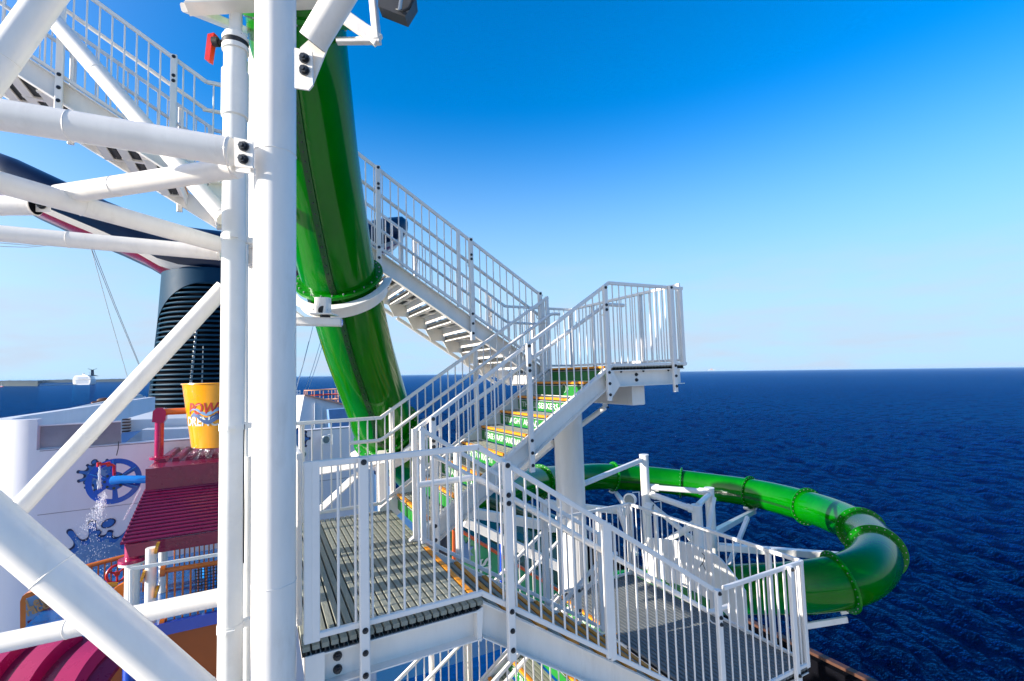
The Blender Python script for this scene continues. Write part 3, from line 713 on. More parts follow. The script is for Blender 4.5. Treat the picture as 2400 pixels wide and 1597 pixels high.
# saddles and yokes that carry the tube
def saddle(label, i, a0, a1, w=.16, gap=.075):
    d = dirat(i); sd, u = MB().frame(d); th = thing('slide_saddle', label, 'slide support', ALL[i] - d * .1)
    rg = []
    n = 26
    for k in range(n + 1):
        a = lerp(a0, a1, k / n); e = (-view(ALL[i]) * 0 + sd * math.cos(a) + u * math.sin(a))
        rg.append([ALL[i] + e * (DIA / 2 + gap + q) + d * (.06 + t) for q, t in ((0, 0), (.09, 0), (.09, .02), (.015, .02), (.015, w), (0, w))])
    part(th, 'cradle', MB().loft(rg), M_WHITE); return th, d
ang0 = lambda i: None
i = cuts[1]; d = dirat(i); sd, u = MB().frame(d)
va = math.atan2((EYE - ALL[i]).dot(u), (EYE - ALL[i]).dot(sd))
th1, _ = saddle('white half-ring cradle below the upper flange of the steep slide tube', i, va - 1.45, va + 1.30, w=.17)
p = atd(758, 728, 4.9)
part(th1, 'pivot_box', MB().beam(atd(757, 698, 4.86), atd(757, 736, 4.86), .135, .12, up=-FW), M_WHITE)
part(th1, 'pivot_hole', MB().tube(atd(757, 728, 4.80), atd(757, 728, 4.86), .046, 24), M_BLACK)
part(th1, 'foot_plate', MB().beam(atd(735, 738, 4.85), atd(786, 738, 4.85), .20, .014), M_WHITE)
part(th1, 'rubber_pad', MB().tube(atd(762, 746, 4.85), atd(762, 739, 4.85), .05, 18), M_BLACK)
arm = thing('slide_bracket', 'white square arm reaching from the biggest column under the slide cradle', 'bracket', atd(700, 750, 4.6))
part(arm, 'bar', MB().beam(atd(640, 752, 4.75), atd(800, 756, 4.85), .10, .085), M_WHITE)
part(arm, 'end_cap', MB().beam(atd(798, 756, 4.86), atd(801, 756, 4.86), .075, .06), M_LBLUE)
part(arm, 'strut', MB().beam(atd(640, 700, 4.9), atd(706, 748, 4.9), .06, .07), M_WHITE)
i = cuts[2]; d = dirat(i); sd, u = MB().frame(d); va = math.atan2((EYE - ALL[i]).dot(u), (EYE - ALL[i]).dot(sd))
th2, _ = saddle('white half-ring cradle at the foot of the steep slide tube behind the railing', i, va - 1.75, va + 1.2, w=.20, gap=.08)
part(th2, 'stem', MB().beam(atd(895, 1060, 6.3), atd(897, 1200, 6.45), .12, .12), M_WHITE)
part(th2, 'cross_arm', MB().beam(atd(700, 1110, 6.4), atd(915, 1072, 6.3), .10, .13), M_WHITE)
part(th2, 'diagonal', MB().beam(atd(722, 1222, 6.45), atd(838, 1112, 6.45), .075, .085), M_WHITE)

# top cradle frame at the head of the steep tube
tf = thing('slide_head_frame', 'white triangular steel frame round the slide tube at the top edge', 'frame', atd(690, 10, 3.6))
part(tf, 'front_channel', MB().beam(atd(436, -2, 3.55), atd(700, -16, 3.75), .10, .13), M_WHITE)
part(tf, 'front_flange', MB().beam(atd(438, 21, 3.50), atd(780, 4, 3.85), .14, .012), M_WHITE)
part(tf, 'side_bar', MB().beam(atd(440, 18, 3.55), atd(590, 80, 4.6), .10, .06), M_WHITE)
part(tf, 'corner_bar', MB().beam(atd(800, 34, 3.7), atd(887, 96, 3.7), .05, .10), M_WHITE)
part(tf, 'upright_bar', MB().beam(atd(872, -30, 3.72), atd(884, 98, 3.72), .10, .05, up=CR), M_WHITE)
part(tf, 'lower_bar', MB().beam(atd(790, 99, 3.7), atd(890, 98, 3.7), .05, .025), M_WHITE)
part(tf, 'inner_bar', MB().beam(atd(790, 94, 4.2), atd(868, 94, 3.75), .09, .012), M_WHITE)
part(tf, 'left_strut', MB().beam(atd(610, 70, 4.1), atd(655, 112, 4.2), .05, .09), M_WHITE)
fl_ = thing('floodlight', 'dark floodlight hanging at the top edge right of the slide', 'lamp', atd(920, 10, 3.7))
part(fl_, 'housing', MB().prism([atd(886, -30, 3.6), atd(886, 15, 3.6), (atd(949, 40, 3.6)), atd(972, 2, 3.6), atd(968, -40, 3.6)], FW * .12), mat('grey_housing', (.035, .035, .037), .5, var=.1))
part(fl_, 'cable', MB().path([atd(930, 22, 3.58), atd(945, 27, 3.55), atd(958, 20, 3.55), atd(966, 5, 3.55), atd(964, -10, 3.55)], .011, 8), M_BLACK)
part(fl_, 'bracket', MB().path([atd(936, 25, 3.56), atd(940, 0, 3.55), atd(938, -20, 3.55)], .014, 8), M_STEEL)

# ------------------------------------------------------------------ loop supports over the side of the ship
def post(label, px, py, depth, r, zb=-9):
    p = atd(px, py, depth); th = thing('support_post', label, 'post', (p.x, p.y, zb), 'white posts inside the slide loop')
    part(th, 'shaft', MB().tube((p.x, p.y, zb), p, r, 32), M_WHITE)
    part(th, 'cap', MB().tube(p, p + UZ * .02, r * 1.08, 32), M_WHITE); return th, p
pA, A = post('tallest slim white post inside the slide loop', 1509, 1068, 9.6, .085)
pB, B = post('short white post nearest the camera inside the slide loop', 1633, 1186, 8.5, .088)
pC, Cc = post('white post behind the short one inside the slide loop', 1662, 1146, 9.4, .088)
def strut(label, a, c, r, sq=False, group='white tubular braces'):
    pa, pb = (a if isinstance(a, Vector) else atd(*a)), (c if isinstance(c, Vector) else atd(*c))
    th = thing('white_brace', label, 'brace', pa, group); d = (pb - pa).normalized()
    part(th, 'tube', MB().beam(pa, pb, r * 2, r * 2, c=.008) if sq else MB().tube(pa, pb, r, 20), M_WHITE)
    for p, k in ((pa, 1), (pb, -1)):
        part(th, 'end_plate', MB().beam(p - d * .02, p + d * .16 * k, .012, r * 2.6, up=UZ), M_WHITE)
        bolt(th, p + d * .05 * k - view(p) * -.012, view(p), k=1.1)
    return th
strut('level white strut from the tallest post to the post behind', A + V((0, 0, -.62)) + CR * .1, Cc + V((-.05, 0, -.05)), .052)
strut('white strut sloping from the tallest post to the short near post', A + V((0, 0, -.75)) + CR * .08, B + V((-.06, 0, -.06)), .056)
strut('short white strut joining the tops of the two close posts', B + V((0.02, 0, .0)), Cc + V((0, 0, -.10)), .05)
strut('long white diagonal falling right from the tallest post', A + V((0.06, 0, -.92)), (1632, 1272, 8.7), .05)
strut('white diagonal falling left from the short near post', B + V((-.06, 0, -.3)), (1545, 1279, 9.2), .056)
strut('thin white strut between the short post and the far post, upright', Cc + V((0, -.1, -.15)), (1648, 1310, 8.6), .045)
strut('short white strut low at the foot of the short near post', (1628, 1270, 8.55), (1595, 1300, 8.6), .05, True)
strut('white square bar rising right from the thick column to the tallest post', (1368, 1134, 8.2), A + V((-.06, 0, -.08)), .038, True)
strut('white arm carrying the slide flange left of the tallest post', ALL[cuts[4]] + V((0, -.1, -.5)), (1475, 1197, 10.2), .055, True)
strut('pale level arm running left behind the lower landing railing', (1280, 1180, 9), (1470, 1200, 10), .06, True)
strut('white diagonal strut behind the lower landing railing, steep', (1450, 1192, 9.8), (1490, 1300, 9.0), .05, True)
strut('blue-shaded arm rising right from the posts to the slide bend', (1672, 1250, 9.3), ALL[cuts[6]] + V((0, -.1, -.52)), .06, True)
strut('thin steep strut below the blue-shaded arm', (1752, 1214, 10.2), (1700, 1345, 9.2), .04, True)
strut('long white arm reaching right to the bright flange of the slide bend', (1684, 1282, 8.9), (1996, 1306, 8.7), .06, True)
strut('short white arm bolted below the long one by the slide bend', (1880, 1351, 8.2), (1972, 1311, 8.4), .04, True)
cb = thing('slide_saddle', 'white bracket under the lowest bright flange of the slide bend', 'slide support', atd(1975, 1455, 7.8))
i = cuts[-1]; d = dirat(i); sd, u = MB().frame(d)
rg = []
for k in range(19):
    a = lerp(-2.5, -.5, k / 18) ; e = CR * math.cos(a) + CU * math.sin(a); e = (e - d * e.dot(d)).normalized()
    rg.append([ALL[i] + e * (DIA / 2 + .08 + q) + d * t for q, t in ((-.01, -.02), (.05, -.02), (.05, .10), (-.01, .10))])
part(cb, 'cradle', MB().loft(rg), M_WHITE)
part(cb, 'arm', MB().beam(atd(1885, 1468, 7.9), atd(1985, 1452, 7.9), .05, .10), M_WHITE)
for j in (cuts[4], cuts[6]):
    d = dirat(j); rg = []
    for k in range(15):
        a = lerp(-2.4, -.6, k / 14); e = R0 * math.cos(a) + UZ * math.sin(a); e = (e - d * e.dot(d)).normalized()
        rg.append([ALL[j] + e * (DIA / 2 + .08 + q) + d * t for q, t in ((-.01, -.05), (.04, -.05), (.04, .08), (-.01, .08))])
    single('slide_saddle', MB().loft(rg), M_WHITE, 'white half-ring cradle under the slide flange ' + ('left of the tallest post' if j == cuts[4] else 'right of the close posts'), 'slide support')
def lamp(label, px, py, depth, r, look, name='floodlight'):
    p = atd(px, py, depth); look = V(look).normalized(); th = thing(name, label, 'lamp', p, 'round white deck lamps')
    part(th, 'housing', MB().lathe(p - look * r * 1.2, look, [(.0, 0), (r * .7, 0), (r * .95, r * .5), (r, r * 1.1), (r * 1.08, r * 1.15), (r * 1.08, r * 1.35), (r * .9, r * 1.38)], 28), M_PVC)
    part(th, 'lens', MB().tube(p + look * r * .17, p + look * r * .23, r * .84, 28), M_LENS)
    part(th, 'yoke', MB().path([p + UZ * r * 1.2 + CR * r * .5, p + UZ * r * 1.3 + CR * r * 1.6, p - UZ * r * 1.1 + CR * r * 1.6, p - UZ * r * 1.1 + CR * r * .4], r * .1, 8), M_PVC)
    return th
lamp('round lamp on the left of the tallest post in the slide loop', 1476, 1172, 9.3, .115, -FW - CR * .7 + UZ * .1)
lamp('round lamp on the right of the tallest post in the slide loop', 1527, 1194, 9.2, .115, CR * .9 - FW * .5 - UZ * .1)
# white curved screen beyond the lower landing
sc = thing('splash_screen', 'white curved splash screen standing beyond the lower landing', 'screen', (5.6, 5.1, -2))
b = MB(); n = 22; ya, yb = 4.35, 6.25
pts = []
for k in range(n + 1):
    t = k / n; y = lerp(yb, ya, t); x = 5.62 + .22 * math.sin(t * math.pi) - .1 * t
    zt = -1.13 + .10 * math.sin(t * 3.0) - .16 * max(0, t - .72) * 3; zl = -1.72 - .02 * t - .25 * max(0, t - .6)
    pts.append((x, y, zl, zt))
b.loft([[V((x, y, zl)), V((x + .02, y, zl)), V((x + .02, y, zt)), V((x, y, zt))] for x, y, zl, zt in pts]); part(sc, 'panel', b, M_WHITE)
part(sc, 'black_cable', MB().path([atx(1645, 1296, 5.55), atx(1652, 1304, 5.55), atx(1648, 1318, 5.55), atx(1641, 1328, 5.55), atx(1646, 1320, 5.55), atx(1655, 1340, 5.55)], .006, 6), M_BLACK)
part(sc, 'trim', MB().loft([[V((x - .03, y, zl - .16)), V((x + .03, y, zl - .16)), V((x + .03, y, zl - .02)), V((x - .03, y, zl - .02))] for x, y, zl, zt in pts[:16]]), M_GREEN)
part(sc, 'stand', MB().beam((5.75, 4.75, -4), (5.75, 4.75, -1.3), .09, .09), M_WHITE)
part(sc, 'stand', MB().beam((5.75, 5.9, -4), (5.75, 5.9, -1.3), .09, .09), M_WHITE)

# ------------------------------------------------------------------ racing slide under the stairs
def polyat(pts, y): return [aty(x, yy, y) for x, yy in pts]
rs = thing('racing_slide', 'open green racing slide with an orange rim under the stairs', 'waterslide', aty(1180, 1400, 9.0))
P0, P1 = aty(1050, 1226, 8.6), aty(1345, 1406, 8.6)
dv = (P1 - P0).normalized()
part(rs, 'side_wall', MB().prism([P0, P0 - UZ * 1.4, P1 - UZ * 1.4 , P1], (0, .05, 0)), M_MINT)
part(rs, 'rim', MB().tube(P0 - dv * .2 - V((0, .02, 0)), P1 + dv * .4 - V((0, .02, 0)), .032, 12), M_ORIM)
part(rs, 'upper_wall', MB().prism([P0 + V((0, .08, .0)), P1 + V((0, .08, 0)), P1 + V((.5, .5, .62)), P0 + V((.0, .5, .62))], (0, .04, .01)), M_DGREEN)
part(rs, 'far_tube', MB().tube(P0 + V((-.2, .9, .75)), P1 + V((.8, .9, .8)), .30, 28), M_DGREEN)
me = text_mesh('lettering', 'SLIDE', .32, M_LET, .001, bold=.01)
letter(rs, 'lettering', me, aty(1124, 1312, 8.58), (0.03, 0, -1), (1, 0, 0))
part(rs, 'end_panel', MB().prism(polyat([(1062, 1243), (1075, 1250), (1075, 1330), (1062, 1320)], 8.4), (0, .05, 0)), M_ORIM)
part(rs, 'painted_splash', MB().prism([aty(1090 + 12 * math.cos(a) * (1 + .8 * (k % 2)), 1292 + 16 * math.sin(a) * (1 + .9 * (k % 2)), 8.57) for k, a in enumerate([i * math.pi / 9 for i in range(18)])], (0, .02, 0)), M_MUR_L)
bl = thing('blue_pole', 'thin blue pole standing behind the stair flight', 'pole', aty(1176, 1400, 8.3))
part(bl, 'shaft', MB().tube(aty(1174, 1234, 8.3), aty(1175, 1420, 8.3), .028, 16), M_BLUE)
strut('broad white beam crossing over the racing slide', (1075, 1196, 8.9), (1300, 1236, 9.6), .085, True)
strut('white beam falling right over the racing slide', (1090, 1222, 8.6), (1330, 1338, 8.9), .075, True)
strut('thin pale beam below the upper flight, left of the thick column', (1190, 1130, 8.6), (1296, 1038, 7.8), .05, True)

# ------------------------------------------------------------------ water park deck on the left
FZ = -3.4
b = MB(); b.box(-9, 9.6, 2.0, 13.0, -9.0, -6.2); struct('pool_deck', b, M_BFLOOR)
# blue play structure platform and orange fascia
pf = thing('play_platform', 'raised blue play platform with an orange side wall', 'play structure', aty(440, 1560, 9))
a0 = aty(366, 1492, 8.9); a1 = aty(560, 1436, 8.9)
part(pf, 'orange_wall', MB().prism([V((a0.x - .05, 8.95, a0.z)), V((a1.x + .1, 8.95, a0.z)), V((a1.x + .1, 8.95, -6.2)), V((a0.x - .05, 8.95, -6.2))], (0, .12, 0)), M_ORWALL)
part(pf, 'blue_fascia', MB().box(a0.x - .08, a1.x + .15, 8.86, 8.95, a0.z, a0.z + .17), M_BLUE)
part(pf, 'floor', MB().box(-3.1, a1.x + .15, 8.95, 12.4, a0.z - .02, a0.z + .10), M_BFLOOR)
part(pf, 'lower_wall', MB().prism(polyat([(220, 1597), (330, 1500), (372, 1500), (372, 1700), (200, 1700)], 9.6), (0, .1, 0)), M_ORWALL)
FLZ = a0.z + .10
wh = mat('white_foam', (.8, .82, .85), .4, var=.2, scale=10)
def orail(label, p0, p1, h, n, flanges=True, r=.03, name='play_railing'):
    th = thing(name, label, 'railing', p0, 'orange railings of the play structure')
    part(th, 'top_rail', MB().tube(p0 + UZ * h, p1 + UZ * h, r * 1.25, 14), M_ORANGE)
    part(th, 'bottom_rail', MB().tube(p0, p1, r * 1.1, 14), M_ORANGE)
    bm_ = shared('bar', MB().tube((0, 0, 0), (0, 0, h), r * .42, 8), M_ORANGE)
    for k in range(n): inst(th, 'bar', bm_, p0.lerp(p1, (k + .5) / n))
    if flanges:
        d = (p1 - p0).normalized()
        for q in (0, h): part(th, 'end_flange', MB().tube(p0 + UZ * q - d * .03, p0 + UZ * q + d * .03, r * 2.6, 16), M_ORANGE)
    return th
q0, q1 = aty(380, 1464, 8.95), aty(560, 1430, 8.95)
orail('front orange play railing between the white post and the drain pipe', q0, q1, aty(380, 1339, 8.95).z - q0.z, 10)
q0, q1 = aty(402, 1388, 11.6), aty(560, 1362, 11.6)
orail('rear orange play railing against the white wall', q0, q1, aty(402, 1276, 11.6).z - q0.z, 14)
q0, q1 = aty(140, 1454, 10.8), aty(296, 1408, 10.8)
orail('orange play railing left of the maroon post, under the splash mural', q0, q1, aty(140, 1344, 10.8).z - q0.z, 10)
q0, q1 = aty(322, 1402, 10.6), aty(356, 1392, 10.6)
orail('short orange railing between the maroon post and the white post', q0, q1, aty(322, 1284, 10.6).z - q0.z, 4)
def wpost(label, px, pt, pb, y, r, m=M_PVC, head=None):
    p = aty(px, pt, y); q = aty(px, pb, y); th = thing('roof_post', label, 'post', V((p.x, y, FLZ)), 'posts of the play structure roof')
    part(th, 'shaft', MB().tube((p.x, y, min(q.z, FLZ)), p, r, 24), m)
    return th, p
t1, p = wpost('white post with a maroon collar under the roof corner', 311, 1315, 1440, 9.7, .098)
part(t1, 'collar', MB().tube(p - UZ * .0, p + UZ * .05, .185, 28).tube(p + UZ * .05, p + UZ * .30, .105, 24), M_MAG)
part(t1, 'white_flange', MB().tube(p - UZ * .04, p, .18, 28), M_PVC)
wpost('white post in front of the orange play railing', 355, 1284, 1490, 9.05, .072)
wpost('white post behind the orange play railing', 383, 1278, 1398, 10.4, .065)
wpost('blue fluted post at the bottom left', 313, 1480, 1640, 9.5, .125, M_BLUE)
for i, (x, y) in enumerate(((336, 1351), (369, 1284), (368, 1387))):
    o = single('pipe_flange', MB().tube(aty(x - 4, y, 9.0), aty(x + 3, y, 9.0), .085, 20), M_YELB, 'round yellow pipe flange on the white post, ' + ('left side' if i == 0 else 'upper right' if i == 1 else 'lower right'), 'flange', 'yellow pipe flanges')
# white guard rail in front
gr = thing('white_guard_rail', 'thin pale rail across the orange play railing', 'rail', aty(308, 1334, 8.8))
part(gr, 'rail', MB().beam(aty(306, 1334, 8.8), aty(560, 1292, 8.8), .03, .05), M_PVC)
part(gr, 'leg', MB().beam(aty(308, 1334, 8.8), aty(308, 1425, 8.8), .04, .04), M_PVC)
# hand wheel valve
hw = thing('hand_wheel', 'small dark red valve wheel on the orange railing', 'wheel', aty(274, 1345, 10.4))
c = aty(274, 1345, 10.4); nr = V((.35, -.9, .1)).normalized()
sd, u = MB().frame(nr); b = MB().path([c + (sd * math.cos(k * math.pi / 14) + u * math.sin(k * math.pi / 14)) * .135 for k in range(28)], .02, 8, closed=True); part(hw, 'rim', b, M_RED)
for k in range(3):
    e = sd * math.cos(k * 2.09 + .5) + u * math.sin(k * 2.09 + .5); part(hw, 'spoke', MB().tube(c, c + e * .13, .016, 8), M_RED)
part(hw, 'hub', MB().tube(c - nr * .03, c + nr * .03, .04, 14), M_RED)
yp = thing('yellow_pipe', 'short yellow pipe sticking out left of the valve wheel', 'pipe', aty(250, 1371, 10.2))
part(yp, 'pipe', MB().tube(aty(215, 1373, 10.2), aty(276, 1371, 10.2), .04, 16), M_YELB)
op = thing('orange_panel_post', 'orange panel end with a blue face, right of the yellow pipe', 'panel', aty(285, 1400, 9.9))
part(op, 'frame', MB().prism(polyat([(276, 1374), (296, 1364), (292, 1425), (254, 1392)], 9.9), (0, .08, 0)), M_ORANGE)
part(op, 'blue_face', MB().prism(polyat([(252, 1393), (270, 1386), (271, 1418), (262, 1410)], 9.88), (0, .03, 0)), M_BLUE)
# maroon roof
rf = thing('play_roof', 'maroon ribbed roof of the play structure', 'roof', aty(400, 1250, 10.5))
e0, e1 = aty(281, 1278, 9.4), aty(596, 1240, 9.4); e1.z = e0.z
h0 = aty(339, 1150, 10.6); h1 = V((e1.x, 10.6, h0.z))
part(rf, 'slope_sheet', MB().prism([e0, e1, h1, h0], (0, .03, .02)), M_MAROON)
nrm = (e1 - e0).cross(h0 - e0).normalized()
if nrm.y > 0: nrm = -nrm
for k in range(15):
    t = (k + .3) / 15; a = e0.lerp(h0, t) ; c_ = e1.lerp(h1, t)
    part(rf, 'corrugation', MB().beam(a + nrm * .012, c_ + nrm * .012, .042, .035, up=nrm, c=.013), M_MAROON)
part(rf, 'eave_board', MB().prism([e0 + V((.12, -.02, -.20)), V((e1.x, 9.38, e0.z - .20)), V((e1.x, 9.38, e0.z - .01)), e0 + V((.06, -.02, -.01))], (0, .05, 0)), M_MAROON)
f0, f1 = aty(341, 1153, 10.55), aty(341, 1100, 10.55)
part(rf, 'fascia', MB().prism([f0, V((e1.x, 10.55, f0.z)), V((e1.x, 10.55, f1.z)), f1], (0, 2.6, 0)), M_MAROON)
for k in range(7):
    x = f1.x + .08 + k * .21
    part(rf, 'roof_rib', MB().prism([(x, 11.2, f1.z), (x + .13, 11.2, f1.z), (x + .105, 11.2, f1.z + .07), (x + .025, 11.2, f1.z + .07)], (0, 1.9, 0)), M_MAROON)
hz_l = MB().prism([e0, h0, V((h0.x, 12.8, h0.z)), V((e0.x, 12.9, e0.z))], (.02, 0, .02)); part(rf, 'end_slope', hz_l, M_MAROON)
# tipping bucket and its post
bc = aty(527, 980, 11.4)
bk = thing('tipping_bucket', 'big yellow tipping bucket with painted lettering above the maroon roof', 'bucket', bc)
zr_, zb_ = aty(527, 900, 11.4).z, aty(527, 1042, 11.4).z
rr_, rb_ = bc.x - aty(427, 905, 11.4).x, bc.x - aty(448, 1040, 11.4).x
BX = V((bc.x, 11.4, 0))
part(bk, 'shell', MB().lathe(BX, UZ, [(rb_ * .97, zb_), (rb_, zb_ + .01), (rr_, zr_), (rr_ + .025, zr_ + .01), (rr_ + .02, zr_ + .03), (rr_ - .04, zr_ + .02), (rb_ - .06, zb_ + .06)], 56), M_YELB)
for txt, pw, m, yy, sz, sh in (('POWER', .86, M_TXTRED, 962, .30, .25), ('DRENCHER', 1.08, M_LET, 988, .24, .15)):
    me = text_mesh('lettering', txt, sz, m, .002, sh, .006, pw)
    z0 = aty(527, yy, 11.4).z - .02
    for v in me.vertices:
        h = z0 + v.co.y; t = (h - zb_) / (zr_ - zb_); rad = lerp(rb_, rr_, t) + .004 + v.co.z
        if txt == 'POWER': x_ = v.co.x - pw / 2 - .06
        else: x_ = v.co.x - pw / 2 - .04
        a = x_ / rad - .28
        v.co = V((math.sin(a) * rad, -math.cos(a) * rad, h)) 
    o = inst(bk, 'lettering', me, BX)
for off, m, w_, nm in ((.0035, M_TXTBLUE, .17, 'swash'), (.0065, M_MUR_L, .06, 'swash')):
    b = MB(); rg = []
    for k in range(25):
        a = lerp(-.98, .6, k / 24) ; h = lerp(zb_, zr_, .50) + .05 * math.sin(k * .55) + (.0 if w_ > .1 else .10); rad = lerp(rb_, rr_, (h - zb_) / (zr_ - zb_)) + off
        hw_ = w_ * (.15 + math.sin(math.pi * k / 24)) / 2
        rg.append([BX + V((math.sin(a) * q, -math.cos(a) * q, h + s_)) for s_, q in ((-hw_, rad), (hw_, rad), (hw_, rad - .002), (-hw_, rad - .002))])
    b.loft(rg); part(bk, nm, b, m)
bp = thing('bucket_post', 'maroon post with a hooked head holding the bucket axle', 'post', aty(373, 1085, 11.6))
ax_z = aty(400, 965, 11.5).z
pp = aty(374, 990, 11.5)
part(bp, 'shaft', MB().tube(V((pp.x, 11.5, aty(374, 1086, 11.5).z)), V((pp.x, 11.5, ax_z + .05)), .075, 24), M_MAG)
part(bp, 'base_flange', MB().tube(V((pp.x, 11.5, aty(374, 1076, 11.5).z)), V((pp.x, 11.5, aty(374, 1070, 11.5).z)), .15, 24), M_MAG)
hd = [aty(356, 990, 11.42), aty(358, 965, 11.42), aty(366, 957, 11.42), aty(382, 957, 11.42), aty(389, 965, 11.42), aty(388, 984, 11.42), aty(382, 992, 11.42)]
part(bp, 'hooked_head', MB().prism(hd, (0, .2, 0)), M_MAG)
part(bp, 'axle', MB().tube(V((pp.x + .05, 11.5, ax_z)), V((bc.x - .6, 11.45, ax_z)), .062, 20), M_ORANGE)
# blue water wheel
wc = aty(268, 1128, 11.3); wn = V((.16, -.97, .22)).normalized()
ww = thing('water_wheel', 'blue spoked water wheel in front of the white wall', 'water wheel', wc)
WR = .40
part(ww, 'rim', MB().ring(wc, wn, WR * .78, WR, .07, 48), M_BLUE)
part(ww, 'hub', MB().tube(wc - wn * .06, wc + wn * .07, WR * .40, 40).tube(wc + wn * .07, wc + wn * .11, WR * .27, 30), M_BLUE)
sd, u = MB().frame(wn)
for k in range(6):
    a = k * math.pi / 3 + .45; b = MB()
    def pt(r_, da, off=0): return wc + (sd * math.cos(a + da) + u * math.sin(a + da)) * r_ * WR + wn * off
    b.loft([[pt(.30, -.26, -.025), pt(.30, .26, -.025), pt(.30, .26, .025), pt(.30, -.26, .025)], [pt(.85, -.13, -.025), pt(.85, .13, -.025), pt(.85, .13, .025), pt(.85, -.13, .025)]])
    part(ww, 'spoke', b, M_BLUE)
    if k in (0, 1, 2, 3):
        b = MB().loft([[pt(.35, -.03, .02), pt(.35, .03, .02), pt(.35, .03, .10), pt(.35, -.03, .10)], [pt(.93, -.015, .02), pt(.93, .015, .02), pt(.93, .015, .10), pt(.93, -.015, .10)]]); part(ww, 'paddle', b, M_LBLUE)
for k in range(8): bolt(ww, wc + (sd * math.cos(k * .785) + u * math.sin(k * .785)) * WR * .33 + wn * .07, wn, k=1.2)
part(ww, 'axle_arm', MB().path([wc + wn * .08, wc + wn * .20, wc + wn * .22 + V((.12, 0, .0)), aty(345, 1124, 11.0)], [.075, .078, .072, .068], 18), M_LBLUE)
rp = thing('spout_pipe', 'bent red spout pipe above the water wheel', 'pipe', wc)
part(rp, 'pipe', MB().path([wc + wn * .12 + UZ * .1, aty(267, 1092, 11.05), aty(266, 1091, 11.05) + V((-.02, 0, .01)), aty(250, 1087, 11.05), aty(234, 1089, 11.05)], .022, 12), M_RED)
part(rp, 'elbow', MB().tube(aty(232, 1084, 11.05), aty(232, 1094, 11.05), .034, 14).tube(aty(254, 1083, 11.05), aty(254, 1093, 11.05), .03, 14), M_RED)
# spray of water: one object nobody could count
b = MB(); rnd = random.Random(3)
def drop(p, r, st=1.0):
    b.add([p + V((r, 0, 0)), p + V((-r, 0, 0)), p + V((0, r, 0)), p + V((0, -r, 0)), p + V((0, 0, r * st)), p + V((0, 0, -r * st))],
          [(0, 2, 4), (2, 1, 4), (1, 3, 4), (3, 0, 4), (2, 0, 5), (1, 2, 5), (3, 1, 5), (0, 3, 5)])
for k in range(260):
    t = rnd.random(); p = aty(233 + rnd.gauss(0, .7 + 1.6 * t), 1094 + 50 * t, 11.02); drop(p, rnd.uniform(.002, .007), rnd.uniform(3, 8))
for k in range(900):
    t = rnd.random() ** 1.3; p = aty(245 - 34 * t + rnd.gauss(0, 4 + 9 * t), 1160 + 80 * t + rnd.gauss(0, 6), 11.1 + rnd.gauss(0, .1)); drop(p, rnd.uniform(.001, .0045), rnd.uniform(1.5, 5))
for k in range(420):
    t = rnd.random(); p = aty(225 + rnd.gauss(0, 26), 1250 + 150 * t, 11.2 + rnd.gauss(0, .2)); drop(p, rnd.uniform(.001, .004), rnd.uniform(1.5, 4))
for k in range(160):
    p = aty(488 + rnd.gauss(0, 26), 1058 + rnd.gauss(0, 9), 11.0); drop(p, rnd.uniform(.001, .004), rnd.uniform(1, 3))
for k in range(240):
    t = rnd.random(); p = aty(330 - 40 * t + rnd.gauss(0, 1.2), 1145 + 75 * t, 10.9); drop(p, rnd.uniform(.001, .005), rnd.uniform(2, 5))
o = part(None, 'water_spray', b, M_SPRAY, ang=10); tag(o, 'white spray of water falling from the wheel and the roof edge', 'water', kind='stuff')
# netting with a blue spray pipe behind it
nt_ = thing('safety_net', 'black rope net by the drain pipe at the orange railing', 'net', aty(490, 1365, 8.7))
b = MB()
for k in range(10):
    x = 458 + k * 7.0; b.path([aty(x, 1335 - k * 1.6, 8.75), aty(x + 1, 1362, 8.75), aty(x, 1402, 8.75)], .0065, 5)
for k in range(10):
    y = 1338 + k * 7.2; b.path([aty(456, y, 8.75), aty(490, y - 7 + 2, 8.75), aty(530, y - 13, 8.75)], .0065, 5)
part(nt_, 'mesh', b, M_BLACK)
bs = thing('blue_spray_pipe', 'curled blue spray pipe behind the black net', 'pipe', aty(490, 1350, 9.6))
part(bs, 'pipe', MB().path([aty(484, 1328, 9.8), aty(484, 1352, 9.8), aty(492, 1354, 9.8), aty(508, 1348, 9.8), aty(514, 1360, 9.8), aty(500, 1370, 9.8), aty(478, 1372, 9.8)], [.06, .06, .055, .06, .06, .07, .08], 14), M_LBLUE)
# sign board
sg = thing('race_sign', 'orange framed blue sign reading Let\'s race! at the left', 'sign', aty(85, 1450, 10.6))
fr = [(47, 1500), (47, 1410), (52, 1398), (62, 1391), (103, 1379), (112, 1385), (112, 1490)]
part(sg, 'frame', MB().prism(polyat(fr, 10.6), (0, .1, 0)), M_ORANGE)
part(sg, 'panel', MB().prism(polyat([(60, 1500), (61, 1404), (101, 1388), (99, 1492)], 10.585), (0, .02, 0)), mat('sign_panel', (.13, .27, .45), .4, var=.1, scale=2))
dr = (aty(101, 1388, 10.58) - aty(61, 1404, 10.58)).normalized()
for txt, x, y, s_, m in (("Let's", 66, 1428, .20, M_TXTBR), ('race!', 65, 1445, .20, M_TXTBR), ('mini', 68, 1468, .17, M_PURPLE)):
    me = text_mesh('lettering', txt, s_, m, .002, 0, .005, .30 if txt != 'mini' else .26); letter(sg, 'lettering', me, aty(x, y, 10.57), dr, (0, 0, 1))
for k in range(3):
    single('yellow_post', MB().tube(aty(116 + k * 4, 1395, 10.9), aty(116 + k * 4, 1480, 10.9), .022, 10), M_YELB, 'slim yellow post right of the race sign, ' + ('nearest to it', 'middle of three', 'farthest from it')[k], 'post', 'slim yellow posts')
